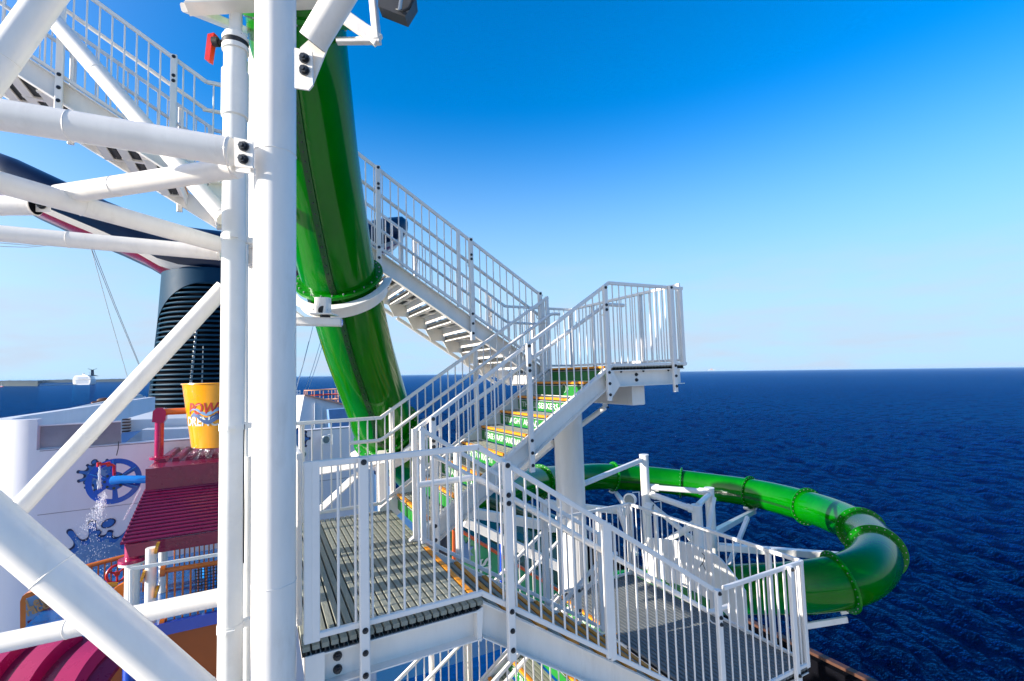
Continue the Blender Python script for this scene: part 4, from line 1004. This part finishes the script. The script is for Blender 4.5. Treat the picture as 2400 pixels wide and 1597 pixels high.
# magenta barrel roof with raised ribs, bottom left
vr = thing('barrel_roof', 'curved magenta roof with raised ribs in the bottom left corner', 'roof', aty(120, 1560, 7.6))
def rib_curve(top, ctl, bot, dt, db, dx=0):
    o = []
    for k in range(17):
        t = k / 16; x = (1 - t) ** 2 * top[0] + 2 * t * (1 - t) * ctl[0] + t * t * bot[0]; y = (1 - t) ** 2 * top[1] + 2 * t * (1 - t) * ctl[1] + t * t * bot[1]
        o.append(atd(x + dx, y, lerp(dt, db, t)))
    return o
RIBS = [((-120, 1520), (-190, 1570), (-250, 1680)), ((-20, 1513), (-110, 1555), (-170, 1680)), ((70, 1502), (-20, 1548), (-90, 1690)), ((178, 1488), (70, 1550), (10, 1700)), ((254, 1507), (170, 1560), (120, 1700)), ((292, 1545), (235, 1600), (210, 1700))]
CV = [rib_curve(t, c_, b_, 6.3, 5.4) for t, c_, b_ in RIBS]
upn = V((-.15, -.35, .92)).normalized()
for ca, cb_ in zip(CV, CV[1:]):
    part(vr, 'sheet', MB().loft([[p, q, q - upn * .05, p - upn * .05] for p, q in zip(ca, cb_)]), M_MAROON)
for ca in CV[:-1]:
    rg = []
    for k, p in enumerate(ca):
        d = (ca[min(k + 1, 16)] - ca[max(k - 1, 0)]).normalized(); sdv = d.cross(upn).normalized()
        if sdv.x < 0: sdv = -sdv
        rg.append([p - sdv * .15 - upn * .02, p - sdv * .12 + upn * .13, p + sdv * .12 + upn * .13, p + sdv * .15 - upn * .02])
    part(vr, 'rib', MB().loft(rg), M_MAG)

# ------------------------------------------------------------------ white wall behind the water park
wl = thing('deckhouse_wall', 'long white deckhouse wall with blue splash murals', 'wall', (-1, 13, -6.2))
zt = .39
b = MB(); b.box(-3.95, 2.62, 13.0, 13.25, -6.2, zt); part(wl, 'face', b, M_WALL)
cc_ = V((-3.95, 13.9, 0)); b = MB()
arc_ = lambda r_: [cc_ + V((-r_ * math.sin(k * math.pi / 24), -r_ * math.cos(k * math.pi / 24), 0)) for k in range(17)]
b.loft([[p + UZ * -6.2, p + UZ * 1.0, q + UZ * 1.0, q + UZ * -6.2] for p, q in zip(arc_(.9), arc_(.65))]); part(wl, 'rounded_corner', b, M_WALL)
part(wl, 'side', MB().box(-4.98, -4.72, 14.3, 30, -6.2, 1.0), M_WALL)
part(wl, 'screen_panel', MB().prism(polyat([(57, 1053), (283, 1040), (283, 989), (75, 999)], 13.15), (0, .06, 0)), M_SCREEN)
part(wl, 'screen_frame', MB().beam(aty(57, 1054, 13.12), aty(75, 999, 13.12), .03, .04).beam(aty(75, 999, 13.12), aty(284, 988, 13.12), .03, .03), M_WALL)
part(wl, 'wall_joint', MB().box(-3.9, 2.2, 12.994, 13.0, aty(200, 1195, 13).z, aty(200, 1195, 13).z + .012).box(-3.9, 2.6, 12.994, 13.0, zt - .03, zt - .012), M_SCREEN)
# painted splashes: flat print laid on the wall
def splash(parent, cx_, cz, r0, lobes, seed, ymin=12.99, zs=1.0, cutz=None):
    rn = random.Random(seed); prof = []
    for k in range(lobes):
        a = 2 * math.pi * k / lobes; L_ = rn.uniform(.18, .62); w_ = rn.uniform(.20, .34) * 2 * math.pi / lobes
        prof += [(a - w_, 0.0), (a - w_ * .62, L_ * .55), (a - w_ * .72, L_ * .86), (a - w_ * .28, L_ * 1.02), (a + w_ * .28, L_ * 1.02), (a + w_ * .72, L_ * .86), (a + w_ * .62, L_ * .55), (a + w_, 0.0)]
    for m, g, yy in ((M_MUR_D, .045, 0), (M_MUR_M, 0.0, -.004), (M_MUR_L, -.085, -.008)):
        P = [V((cx_ + (r0 * (1 + q * (1.0 if g >= 0 else .55)) + g) * math.cos(a), ymin + yy, cz + zs * (r0 * (1 + q * (1.0 if g >= 0 else .55)) + g) * math.sin(a))) for a, q in prof]
        for _ in range(2):
            P = [q for a_, c_ in zip(P, P[1:] + P[:1]) for q in (a_.lerp(c_, .25), a_.lerp(c_, .75))]
        bb = MB().prism(P, (0, .003, 0))
        part(parent, 'painted_splash', bb, m)
def blob(px, py, r_, k=1.3):
    c0 = aty(px, py, 12.99)
    for m, g, yy in ((M_MUR_D, .02, 0), (M_MUR_M, 0, -.004)):
        part(wl, 'painted_drop', MB().prism([c0 + V(((r_ + g) * math.cos(i * .45) * k, yy - .002, (r_ + g) * math.sin(i * .45) + .3 * (r_) * math.cos(i * .45))) for i in range(14)], (0, .003, 0)), m)
s0 = aty(220, 1330, 12.99); splash(wl, s0.x + .04, s0.z + .02, .56, 15, 5)
s0 = aty(240, 1112, 12.99); splash(wl, s0.x - .06, s0.z, .20, 11, 3)
s0 = aty(431, 1352, 12.99); splash(wl, s0.x, s0.z, .19, 11, 4)
s0 = aty(700, 1030, 12.99); splash(wl, s0.x - .05, s0.z, .20, 9, 9)
blob(254, 1227, .075); blob(228, 1250, .05, 1); blob(221, 1083, .035, 1); blob(202, 1130, .03, 1)
part(wl, 'notice', MB().prism(polyat([(62, 1349), (88, 1345), (88, 1370), (62, 1373)], 12.985), (0, .012, 0)), M_MUR_M)
lamp('round lamp on the left end of the white wall', 100, 1090, 11.9, .14, V((-.5, -.7, -.5)), 'wall_lamp')
lamp('round lamp on the white wall right of the biggest column', 764, 1031, 11.9, .10, V((.35, -.9, 0)), 'wall_lamp')
lamp('small speaker lamp on the white wall just above the landing railing', 708, 1066, 10.5, .09, V((.3, -.9, -.2)), 'wall_lamp')
lamp('pale round lamp behind the thickest diagonal tube', 128, 1275, 11.9, .15, V((.6, -.7, -.2)), 'wall_lamp')
# loose black cord on the wall
single('hanging_cord', MB().path([aty(278, 1035, 12.9), aty(277, 1052, 12.9), aty(273, 1068, 12.9)], .008, 6), M_BLACK, 'short black cord hanging on the white wall', 'cord')

# upper decks beyond the wall
ud = thing('upper_bulwark', 'pale bulwark rising away behind the white wall at the left', 'bulwark', (-7, 24, -3))
b = MB(); q = [aty(16, 998, 22), aty(120, 975, 25), aty(245, 947, 30), aty(330, 930, 38)]
b.loft([[p - UZ * 4, p, p + V((.25, .1, 0)), p + V((.25, .1, -4))] for p in q]); part(ud, 'plating', b, M_WALL)
part(ud, 'cap_rail', MB().path([p + UZ * .04 for p in q], .10, 10), M_WHITE)
for t in (.3, .55, .8):
    p = q[0].lerp(q[2], t); part(ud, 'rib', MB().beam(p + V((.3, 0, -.1)), p + V((1.2, .4, -2.2)), .1, .22), M_WALL)
b = MB(); b.box(-24, 11.0, -60, 1.99, -9.0, -6.2).box(-24, -9.01, 1.99, 60, -9.0, -6.2); struct('unseen_bounce_deck', b, mat('pale_deck_paint', (0.62, 0.56, 0.47), .6, var=.12, scale=3))  # unseen deck, added and kept pale to bounce warm light into the shade
b = MB(); b.box(-9.0, 2.2, 13.4, 60, -6.2, -.95); struct('upper_deck', b, M_HULL)
dk = thing('white_deckhouse', 'sunlit white deckhouse between the wall and the funnel', 'deckhouse', (-2, 26, -1))
part(dk, 'block', MB().prism([aty(283, 1045, 16), aty(283, 985, 16), aty(520, 978, 16), aty(520, 1045, 16)], (0, 6, 0)), M_HULL)
part(dk, 'block', MB().prism([aty(332, 1048, 15.2), aty(332, 1008, 15.2), aty(560, 1002, 15.2), aty(560, 1048, 15.2)], (0, .7, 0)), M_HULL)
part(dk, 'sloped_roof', MB().prism([aty(283, 1038, 15.0), aty(283, 1016, 15.6), aty(330, 1010, 15.6), aty(290, 1040, 15.0)], (0, .1, 0)), M_MUR_L)
for k in range(5): part(dk, 'step', MB().box(aty(288, 1000, 15.9).x, aty(306, 1000, 15.9).x, 15.8, 15.95, aty(300, 1012 - k * 7, 15.9).z, aty(300, 1012 - k * 7, 15.9).z + .03), M_TEAK)
def mast_rail(label, x0, x1, y, yt, yb_, n, px=True, tilt=0):
    p0, p1 = aty(x0, yt, y), aty(x1, yt + tilt, y); h = p0.z - aty(x0, yb_, y).z
    th = thing('deck_railing', label, 'railing', p0 - UZ * h, 'distant deck railings')
    part(th, 'top_rail', MB().beam(p0, p1, .10, .08), M_TEAK)
    for k in range(1, 5): part(th, 'rail', MB().tube(p0 - UZ * h * k / 4.4, p1 - UZ * h * k / 4.4, .03, 6), M_DECKW)
    for k in range(n + 1): part(th, 'post', MB().beam(p0.lerp(p1, k / n), p0.lerp(p1, k / n) - UZ * h, .07, .07), M_DECKW)
mast_rail('salmon deck railing left of the sloping white tube', 216, 262, 34, 943, 960, 3, tilt=-3)
mast_rail('salmon deck railing between the sloping tube and the funnel', 268, 348, 33, 943, 976, 5, tilt=1)
mast_rail('salmon deck railing stacked lower beside the funnel foot', 262, 350, 31.5, 962, 990, 5, tilt=2)
bo = thing('dark_canopy', 'small dark covered launch beside the distant deck railing', 'boat', aty(245, 940, 35))
part(bo, 'cover', MB().lathe(aty(246, 938, 35), V((1, 0, 0)), [(.02, -.36), (.10, -.28), (.14, 0), (.10, .28), (.02, .36)], 12), M_TEAK)
# structures seen between the column and the slide
rw = thing('sunlit_wing_wall', 'sunlit white slanting wing wall seen between column and slide', 'wall', aty(740, 980, 26))
part(rw, 'face', MB().prism([aty(698, 1010, 24), aty(714, 927, 24), aty(722, 926, 24), aty(830, 955, 24), aty(830, 1010, 24)], (0, .5, 0)), M_HULL)
part(rw, 'lit_face', MB().prism([aty(697, 1012, 24), aty(713.5, 926, 24), aty(716, 926, 24.6), aty(703, 1012, 24.6)], (-.35, .25, 0)), M_HULL)
part(rw, 'cap', MB().beam(aty(714, 926, 23.9), aty(832, 955, 23.9), .12, .08), M_DECKW)
for x in (738, 755, 765): part(rw, 'rib', MB().beam(aty(x, 945 + (x - 738) * .6, 23.95), aty(x, 1005, 23.95), .06, .1), M_HULL)
part(rw, 'dark_block', MB().prism([aty(770, 961, 20), aty(835, 956, 20), aty(835, 1010, 20), aty(775, 1010, 20)], (0, .6, 0)), M_MUR_L)
lb = thing('lookout_cage', 'reddish railed lookout platform behind the sunlit wing wall', 'platform', aty(755, 930, 34))
p0 = aty(754, 930, 34); 
for k in range(4): part(lb, 'rail', MB().path([p0 + V((1.05 * math.cos(a * .35), 1.0 * math.sin(a * .35), .45 - k * .33)) for a in range(18)], .03, 6, closed=True), M_DECKW if k != 1 else M_TXTRED)
for a in range(12): part(lb, 'post', MB().tube(p0 + V((1.05 * math.cos(a * .524), 1.0 * math.sin(a * .524), -.6)), p0 + V((1.05 * math.cos(a * .524), 1.0 * math.sin(a * .524), .45)), .025, 6), M_DECKW)
part(lb, 'platform', MB().tube(p0 - UZ * .75, p0 - UZ * .6, 1.1, 18), M_TEAK)
part(lb, 'pedestal', MB().tube(p0 - UZ * 3, p0 - UZ * .7, .3, 12), M_HULL)
lc = thing('equipment_rack', 'white railed equipment rack beside the big column, far off', 'equipment', aty(695, 935, 33))
for k in range(4): part(lc, 'rail', MB().beam(aty(680, 917 + k * 7, 33), aty(703, 917 + k * 7, 33), .06, .06), M_HULL)
for x in (690, 697, 703): part(lc, 'post', MB().beam(aty(x, 915, 33), aty(x, 955, 33), .07, .07), M_HULL)
part(lc, 'base', MB().prism([aty(670, 938, 33), aty(708, 938, 33), aty(705, 960, 33), aty(670, 960, 33)], (0, 1, 0)), M_TEAK)
# wires
wr = [((205, 560, 38), (325, 855, 40)), ((212, 566, 38), (330, 862, 40)), ((208, 562, 38), (299, 885, 40)), ((0, 570, 36), (125, 573, 38)), ((0, 578, 36), (120, 575, 38)),
      ((735, 760, 40), (690, 930, 36)), ((724, 800, 40), (697, 900, 36)), ((752, 800, 42), (712, 925, 38)), ((765, 780, 42), (722, 915, 38))]
for i, (a, c) in enumerate(wr):
    th = single('rigging_wire', MB().path([atd(*a), (atd(*a) + atd(*c)) / 2 - UZ * .12, atd(*c)], .022, 6), M_STEEL, 'thin rigging wire ' + ('left of the funnel, middle of three', 'left of the funnel, rightmost and steepest to the right', 'left of the funnel, leftmost at its foot', 'at the left edge, upper of two level ones', 'at the left edge, lower of two level ones', 'next to the biggest column, lowest left of four', 'next to the biggest column, second of four', 'left of the green slide, third of four', 'left of the green slide, closest to it')[i], 'wire', 'rigging wires ' + ('left of the funnel' if i < 3 else 'at the left edge' if i < 5 else 'left of the slide'))

# ------------------------------------------------------------------ funnel with its two wings
fn = thing('ship_funnel', 'dark blue winged funnel with a louvred trunk and red and white stripes', 'funnel', (-3.4, 46, -1.5))
FC = V((-3.3, 46.2, 0))
fz0, fz1 = -1.6, 9.6
def fr_(z):                         # half width of the trunk at height z
    t = (z - fz0) / (fz1 - fz0); return 4.55 - .95 * t
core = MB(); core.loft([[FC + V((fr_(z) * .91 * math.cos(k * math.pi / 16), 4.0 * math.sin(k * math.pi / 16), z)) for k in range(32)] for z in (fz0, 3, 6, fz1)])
part(fn, 'dark_core', core, M_MATT_BLACK)  # black fill standing for the shaded recess behind the louvres
nsl = 30
for k in range(nsl):
    z = fz0 + .35 + k * .355
    lim = 1.0 if k < 20 else math.sqrt(max(0, 1 - ((k - 19.5) / 11.5) ** 2.4))
    a1 = math.pi * .5 * (1 + lim) * .98; a0_ = math.pi - a1
    pts = [FC + V((-fr_(z) * .97 * math.cos(a) * 1, -4.3 * math.sin(a), z)) for a in [lerp(a0_, a1, q / 20) for q in range(21)]]
    part(fn, 'louvre', MB().path(pts, .075, 8), M_LOUV)
def shell(a0_, a1_, z0, z1, m, nm, dz=10, top=None):
    b = MB(); rg = []
    for k in range(dz + 1):
        z = lerp(z0, z1, k / dz); w = fr_(z)
        rg.append([FC + V((w * r_ * math.cos(a), 4.4 * r_ * math.sin(a), z)) for r_ in (1.0, .95) for a in ([lerp(a0_, a1_, q / 8) for q in range(9)] if r_ == 1.0 else [lerp(a1_, a0_, q / 8) for q in range(9)])])
    b.loft(rg); part(fn, nm, b, m)
shell(math.pi * .95, math.pi * 1.045, fz0, fz1 + .4, M_TEAL, 'trunk_edge')
shell(-.14, .15, fz0, fz1 + .4, M_TEAL, 'trunk_edge')
shell(.1, math.pi * .97, fz0, fz1 + .4, M_NAVY, 'trunk_back')
# louvre arch top
b = MB(); rg = []
for k in range(33):
    a = lerp(math.pi, 2 * math.pi, k / 32); xs_ = math.cos(a); z_ = fz1 - 4.1 + 3.6 * (max(0, 1 - abs(xs_) ** 2.3)) ** .5
    w = fr_(min(z_, fz1)); p = FC + V((w * 1.0 * xs_, 4.4 * math.sin(a), z_)); p2 = FC + V((fr_(fz1) * 1.02 * xs_, 4.45 * math.sin(a), fz1 + .6))
    rg.append([p, p2, p2 + V((0, .3, 0)), p + V((0, .3, 0))])
b.loft(rg); part(fn, 'arch_panel', b, M_NECK)
# head and wings: swept sections along X, navy above, white then red along the lower leading edge
def wing(sgn):
    b = MB(); secs = []
    #        x off, half chord, z bottom, z top
    T = [(0.0, 5.0, 9.6, 13.6), (2.6, 4.9, 9.75, 13.7), (3.9, 4.85, 10.15, 13.9), (5.2, 4.75, 11.0, 14.3), (7.0, 4.6, 11.9, 15.0), (9.5, 4.3, 13.0, 16.2), (12.0, 3.9, 14.2, 17.4), (13.6, 3.2, 15.3, 18.0), (14.3, 1.8, 16.4, 18.0)]
    rings = []
    for xo, hc, zb, zt_ in T:
        if sgn > 0: zb, zt_ = zb - .085 * xo, zt_ - .085 * xo
        zm = (zb + zt_) / 2; h = (zt_ - zb) / 2; r_ = []
        n_ = 36
        for k in range(n_):
            a = -math.pi / 2 + 2 * math.pi * k / n_; ca, sa = math.cos(a), math.sin(a)
            r_.append(FC + V((-3.3 * 0 + sgn * xo * (1.06 if sgn > 0 else 1) + .5, hc * math.copysign(abs(ca) ** .7, ca), zm + h * math.copysign(abs(sa) ** .8, sa) - (.35 if ca < 0 else 0) * 0)))
        rings.append(r_)
    n_ = 36; base = 0
    for r_ in rings: b.v += r_
    for i in range(len(rings) - 1):
        for j in range(n_):
            a = i * n_ + j; c = a + n_; j2 = (j + 1) % n_
            b.f.append([i * n_ + j, i * n_ + j2, (i + 1) * n_ + j2, (i + 1) * n_ + j])
            # j=0 lowest point, j>12 faces the camera (-Y)
            mi = 0
            if j >= 33: mi = 1
            elif j in (31, 32): mi = 2
            elif j in (17, 18, 19): mi = 3
            b.m.append(mi)
    b.f.append([(len(rings) - 1) * n_ + j for j in range(n_)]); b.m.append(0)
    part(fn, 'wing', b, [M_NAVY, M_FRED, M_WHITE, M_MATT_BLACK], ang=60)
wing(-1); wing(1)
part(fn, 'inner_pipe', MB().tube(FC + V((1.3, -3.85, fz0)), FC + V((1.3, -3.85, 5.4)), .26, 20), M_STEEL)
part(fn, 'inner_ladder', MB().beam(FC + V((-1.5, -3.8, fz0)), FC + V((-.8, -3.8, 7.5)), .16, .16).beam(FC + V((-.5, -3.85, 1)), FC + V((-.4, -3.85, 4.5)), .3, .2), M_STEEL)
part(fn, 'foot', MB().loft([[FC + V((4.7 * math.cos(a), 4.7 * math.sin(a), z)) for a in [k * math.pi / 16 for k in range(32)]] for z in (-3, -1.7)]), M_FRED)
part(fn, 'antenna', MB().beam(atd(20, 388, 36.5), atd(48, 398, 36.5), .5, .5).tube(atd(56, 402, 36.5), atd(57, 395, 36.5), .12, 8), M_MATT_BLACK)

# ------------------------------------------------------------------ ship side below, sea, shore, far ship
hb = MB(); hb.box(-24, 11.2, -60, 130, -33.0, -9.0); struct('ship_hull', hb, M_HULL)
ds = thing('deck_edge', 'dark deck edge with a brown rail at the bottom right', 'bulwark', (11.3, 7, -6))
part(ds, 'bulwark', MB().box(11.2, 11.45, -8, 30, -9.2, -5.1), M_MATT_BLACK)
part(ds, 'rail', MB().beam((11.32, -8, -5.0), (11.32, 30, -5.0), .16, .07), M_TEAK)
part(ds, 'deck', MB().box(9.6, 11.2, -8, 30, -9.0, -6.6), mat('tan_deck', (.22, .12, .07), .6, var=.2))
part(ds, 'kerb', MB().beam((10.1, -8, -6.0), (10.1, 30, -6.0), .25, .12), mat('pale_green_kerb', (.34, .42, .36), .5, var=.1))

def make_water():
    rnd = np.random.RandomState(5)
    rs_ = [46.0]
    while rs_[-1] < 420: rs_.append(rs_[-1] + max(.20, rs_[-1] * .0046))
    while rs_[-1] < 45000: rs_.append(rs_[-1] * 1.022)
    rs_ = np.array(rs_); az = np.concatenate([np.linspace(-1.05, 1.05, 660) + YAW, np.linspace(1.12, 2 * np.pi - 1.12, 70) + YAW])
    rr, aa = np.meshgrid(rs_, az, indexing='ij')
    x = rr * np.sin(aa); y = rr * np.cos(aa); z = np.zeros_like(x)
    wind = 2.15
    sp_loc = np.maximum(rr * .0046, rr * 2.1 / 660)
    for k in range(90):
        lam = 1.0 * (22 / 1.0) ** rnd.rand(); th_ = wind + rnd.normal(0, .55); amp = .0118 * lam ** .72 * (1.5 if lam < 4.5 else .95)
        kx, ky = 2 * np.pi / lam * np.sin(th_), 2 * np.pi / lam * np.cos(th_)
        fade = np.clip((lam / (sp_loc * 2.4) - 1), 0, 1)
        s_ = np.sin(kx * x + ky * y + rnd.rand() * 6.28)
        z += amp * fade * (s_ + .25 * (s_ * s_ - .5))
    co = np.stack([x, y, z], -1).reshape(-1, 3)
    nr_, na = rr.shape
    i, j = np.meshgrid(np.arange(nr_ - 1), np.arange(na), indexing='ij'); j2 = (j + 1) % na
    f = np.stack([i * na + j, i * na + j2, (i + 1) * na + j2, (i + 1) * na + j], -1).reshape(-1, 4)
    co = np.vstack([co, [[0, 0, -.3]]]); cen = len(co) - 1
    jj = np.arange(na); tri = np.stack([jj, np.full(na, cen), (jj + 1) % na], -1)
    me = bpy.data.meshes.new('sea')
    me.vertices.add(len(co)); me.vertices.foreach_set('co', co.astype(np.float32).ravel())
    nl = f.size + tri.size; me.loops.add(nl); me.loops.foreach_set('vertex_index', np.concatenate([f.ravel(), tri.ravel()]).astype(np.int32))
    me.polygons.add(len(f) + len(tri))
    st = np.concatenate([np.arange(len(f)) * 4, f.size + np.arange(len(tri)) * 3]); me.polygons.foreach_set('loop_start', st.astype(np.int32))
    me.polygons.foreach_set('use_smooth', np.ones(len(st), bool)); me.update(); me.validate()
    return me
m = bpy.data.materials.new('sea_water'); m.use_nodes = True; n = m.node_tree.nodes; l = m.node_tree.links; p = n['Principled BSDF']
p.inputs['Roughness'].default_value = .5; p.inputs['Specular IOR Level'].default_value = 0
tcn = n.new('ShaderNodeTexCoord')
def noise(scale, st, det=3):
    mpn = n.new('ShaderNodeMapping'); mpn.inputs['Scale'].default_value = st; mpn.inputs['Rotation'].default_value = (0, 0, 2.15 * -1)
    ns = n.new('ShaderNodeTexNoise'); ns.inputs['Scale'].default_value = scale; ns.inputs['Detail'].default_value = det; ns.inputs['Roughness'].default_value = .6
    l.new(tcn.outputs['Object'], mpn.inputs[0]); l.new(mpn.outputs[0], ns.inputs[0]); return ns.outputs['Fac']
n1 = noise(1.2, (1, 2.0, 1), 6); n2 = noise(.10, (1, 2.4, 1), 4); n4 = noise(.32, (1, 2.3, 1), 3); n3 = noise(.018, (1, 2, 1), 4)
b1 = n.new('ShaderNodeBump'); b1.inputs['Strength'].default_value = .9; b1.inputs['Distance'].default_value = .42; l.new(n1, b1.inputs['Height'])
b2 = n.new('ShaderNodeBump'); b2.inputs['Strength'].default_value = .7; b2.inputs['Distance'].default_value = 1.6; l.new(n2, b2.inputs['Height']); b4 = n.new('ShaderNodeBump'); b4.inputs['Strength'].default_value = .7; b4.inputs['Distance'].default_value = .9; l.new(n4, b4.inputs['Height']); l.new(b1.outputs[0], b4.inputs['Normal']); l.new(b4.outputs[0], b2.inputs['Normal'])
l.new(b2.outputs[0], p.inputs['Normal'])
# mirror part of the water; wave crests hide the most grazing facets, so it never becomes a full mirror
gl = n.new('ShaderNodeBsdfGlossy'); gl.inputs['Roughness'].default_value = .06; fz = n.new('ShaderNodeFresnel'); fz.inputs['IOR'].default_value = 1.33
fm = n.new('ShaderNodeMath'); fm.operation = 'MINIMUM'; fm.inputs[1].default_value = .52; gl.inputs['Color'].default_value = (.018, .28, .74, 1); msx = n.new('ShaderNodeMixShader')  # blue of the higher sky's reflection is tinted into the glossy colour
l.new(b2.outputs[0], gl.inputs['Normal']); l.new(b2.outputs[0], fz.inputs['Normal']); l.new(fz.outputs[0], fm.inputs[0]); l.new(fm.outputs[0], msx.inputs[0])
l.new(p.outputs[0], msx.inputs[1]); l.new(gl.outputs[0], msx.inputs[2]); l.new(msx.outputs[0], n['Material Output'].inputs[0])
cmix = n.new('ShaderNodeMix'); cmix.data_type = 'RGBA'; cmix.inputs[6].default_value = (.0001, .0020, .012, 1); cmix.inputs[7].default_value = (.0002, .0045, .026, 1)
l.new(n3, cmix.inputs[0])
wc_ = noise(.30, (1, 1.9, 1), 4); wr_ = n.new('ShaderNodeValToRGB'); wr_.color_ramp.elements[0].position = .745; wr_.color_ramp.elements[1].position = .78; l.new(wc_, wr_.inputs[0])
cw = n.new('ShaderNodeMix'); cw.data_type = 'RGBA'; cw.inputs[7].default_value = (.55, .60, .66, 1); l.new(wr_.outputs[0], cw.inputs[0]); l.new(cmix.outputs[2], cw.inputs[6])
l.new(cw.outputs[2], p.inputs['Base Color'])
sea = bpy.data.objects.new('sea', make_water()); sea.data.materials.append(m); C.objects.link(sea)
SEAH = 35.0
sea.location = EYE - SEA_N * SEAH; sea.rotation_euler = LIST.to_euler(); tag(sea, kind='structure'); WO[sea] = V(sea.location)
def atsea(x, y):                   # a point of the sea surface seen at a pixel
    r_ = ray(x, y); return EYE + r_ * (-SEAH / r_.dot(SEA_N))
# shore
b = MB(); rg = []; rnd = random.Random(9)
xs = list(range(-260, 560, 6))
for x in xs:
    t = (x + 260) / 820; yb_ = (905.5 if x < 92 else 898.5 if x < 106 else 897.5) - .013 * max(0, x - 92)
    p = atsea(x, yb_); far = (p - EYE).length; 
    h = (29 + 3.0 * rnd.random() + 2 * math.sin(x * .05)) * min(1, (560 - x) / 240) 
    dr_ = (p - EYE).normalized()
    rg.append([p - SEA_N * 2, p + SEA_N * h * .55 + dr_ * 20, p + SEA_N * h + dr_ * 90, p + dr_ * 900 + SEA_N * h * .9, p + dr_ * 1200 - SEA_N * 2])
b.loft(rg); struct('wooded_shore', b, M_LAND, ang=80)
pier = thing('long_pier', 'long pale pier running out from the wooded shore', 'pier', atsea(150, 903))
part(pier, 'deck', MB().beam(atsea(95, 904.5) + SEA_N * 3, atsea(182, 902.5) + SEA_N * 3, 14, 2.2), M_SAND)
for k, x in enumerate((28, 43, 58, 72, 86)):
    th = thing('beach_building', 'low pale roof among the trees of the far shore, ' + ('leftmost of five', 'second of five from the left', 'middle one of five', 'fourth of five from the left', 'rightmost of five')[k], 'building', atsea(x, 905), 'pale roofs on the far shore')
    p = atsea(x, 904.2) + SEA_N * 9 - ray(x, 900) * 12
    part(th, 'roof', MB().beam(p - CR * 9, p + CR * 9, 10, 3.2), M_SAND)
tb = thing('red_tug', 'small red and white boat off the far shore at the left edge', 'boat', atsea(3, 908))
p = atsea(3, 907.5); part(tb, 'hull', MB().beam(p - CR * 12 + SEA_N * 1.5, p + CR * 10 + SEA_N * 1.5, 7, 3.5), M_RED); part(tb, 'cabin', MB().beam(p + SEA_N * 4 - CR * 2, p + SEA_N * 4 + CR * 6, 5, 4), M_HULL)
part(tb, 'mast', MB().tube(p + SEA_N * 4, p + SEA_N * 26, .4, 6), M_STEEL)
# far cruise ship, seen nearly end on: bow face lit, long side in shade
base = atsea(195, 902.5); D_ = (base - EYE).length; k_ = D_ / 1190
cs_ = thing('cruise_ship', 'white cruise ship with a winged funnel far off on the left', 'ship', base)
FD = V((base.x, base.y, 0)).normalized(); RD = V((FD.y, -FD.x, 0))
def sp3(dx, h, back=0): return base + RD * dx * k_ + SEA_N * h * k_ + FD * (back + (10 - dx) * k_ * .9 * (back < 50))
def hullsec(pts, back0, back1, shift, m, nm):
    part(cs_, nm, MB().loft([[sp3(x, h, back0) for x, h in pts], [sp3(x + shift, h, back1) for x, h in pts]]), m)
hullsec([(-12.5, -.5), (-14.5, 3), (-15.2, 10), (10, 10), (9.5, 3), (8, -.5)], 0, 260, 9, M_HULL, 'hull')
hullsec([(-15, 10.3), (-14.5, 13), (-13, 17), (-11, 18), (5, 18), (9, 14), (9.6, 10.3)], 3, 240, 8, M_HULL, 'upper_decks')
for h in (3.2, 5.0, 6.8, 8.6, 12, 14): part(cs_, 'window_band', MB().beam(sp3(-11, h, -2), sp3(6, h, -2), 1.0, 1.6), M_MUR_L)
part(cs_, 'balcony_band', MB().beam(sp3(-15, 10.2, -3), sp3(10, 10.2, -3), 2, 1.5), M_WHITE)
hullsec([(-2, 18), (-2, 20.5), (2, 20.5), (2, 18)], 20, 60, 0, M_HULL, 'radar_house')
part(cs_, 'radar_dome', MB().lathe(sp3(0, 19.2, 10), SEA_N, [(.2, 0), (4, 2), (5, 5), (3, 8), (.2, 9.5)], 12), M_WHITE)
hullsec([(10, 17.5), (10, 28), (14, 28), (15, 17.5)], 60, 110, 0, M_NAVY, 'funnel_trunk')
part(cs_, 'funnel_wing', MB().beam(sp3(12, 27.5, 60), sp3(5.5, 30.2, 60), 12, 2.0).beam(sp3(12, 27.5, 60), sp3(18.5, 30.2, 60), 12, 2.0), M_NAVY)
part(cs_, 'sun_deck', MB().prism([sp3(9, 16.5, 60), sp3(22, 16.0, 60), sp3(17, 17.6, 60), sp3(12, 19.5, 60)], FD * 40), M_NAVY)
part(cs_, 'mast', MB().tube(sp3(8, 18, 30), sp3(8, 24, 30), .8, 6), M_HULL)
# distant pale ship on the right horizon
fs = thing('far_ship', 'tiny pale ship on the horizon right of the upper landing', 'ship', atsea(1668, 873))
q = ray(1668, 867.6).normalized() * 14000 + EYE
part(fs, 'hull', MB().beam(q - CR * 90, q + CR * 90, 20, 22), M_HULL); part(fs, 'house', MB().beam(q - CR * 30 + SEA_N * 20, q + CR * 25 + SEA_N * 20, 20, 26), M_DECKW)

# sea haze that makes the far shore and ship fade
hbx = MB(); hbx.box(-50000, 50000, -50000, 50000, -SEAH - 1.0, 24)
hz_o = part(None, 'haze', hbx, bpy.data.materials.new('haze_air')); tag(hz_o, kind='stuff'); hz_o.data.materials[0].use_nodes = True
hz_o.location = EYE + SEA_N * ((24 - SEAH - 1.0) / 2); hz_o.rotation_euler = LIST.to_euler()
hn = hz_o.data.materials[0].node_tree; hn.nodes.clear(); ho = hn.nodes.new('ShaderNodeOutputMaterial'); hv = hn.nodes.new('ShaderNodeVolumePrincipled')
hv.inputs['Color'].default_value = (.45, .70, 1, 1); hv.inputs['Density'].default_value = 2.2e-5; hn.links.new(hv.outputs[0], ho.inputs['Volume'])
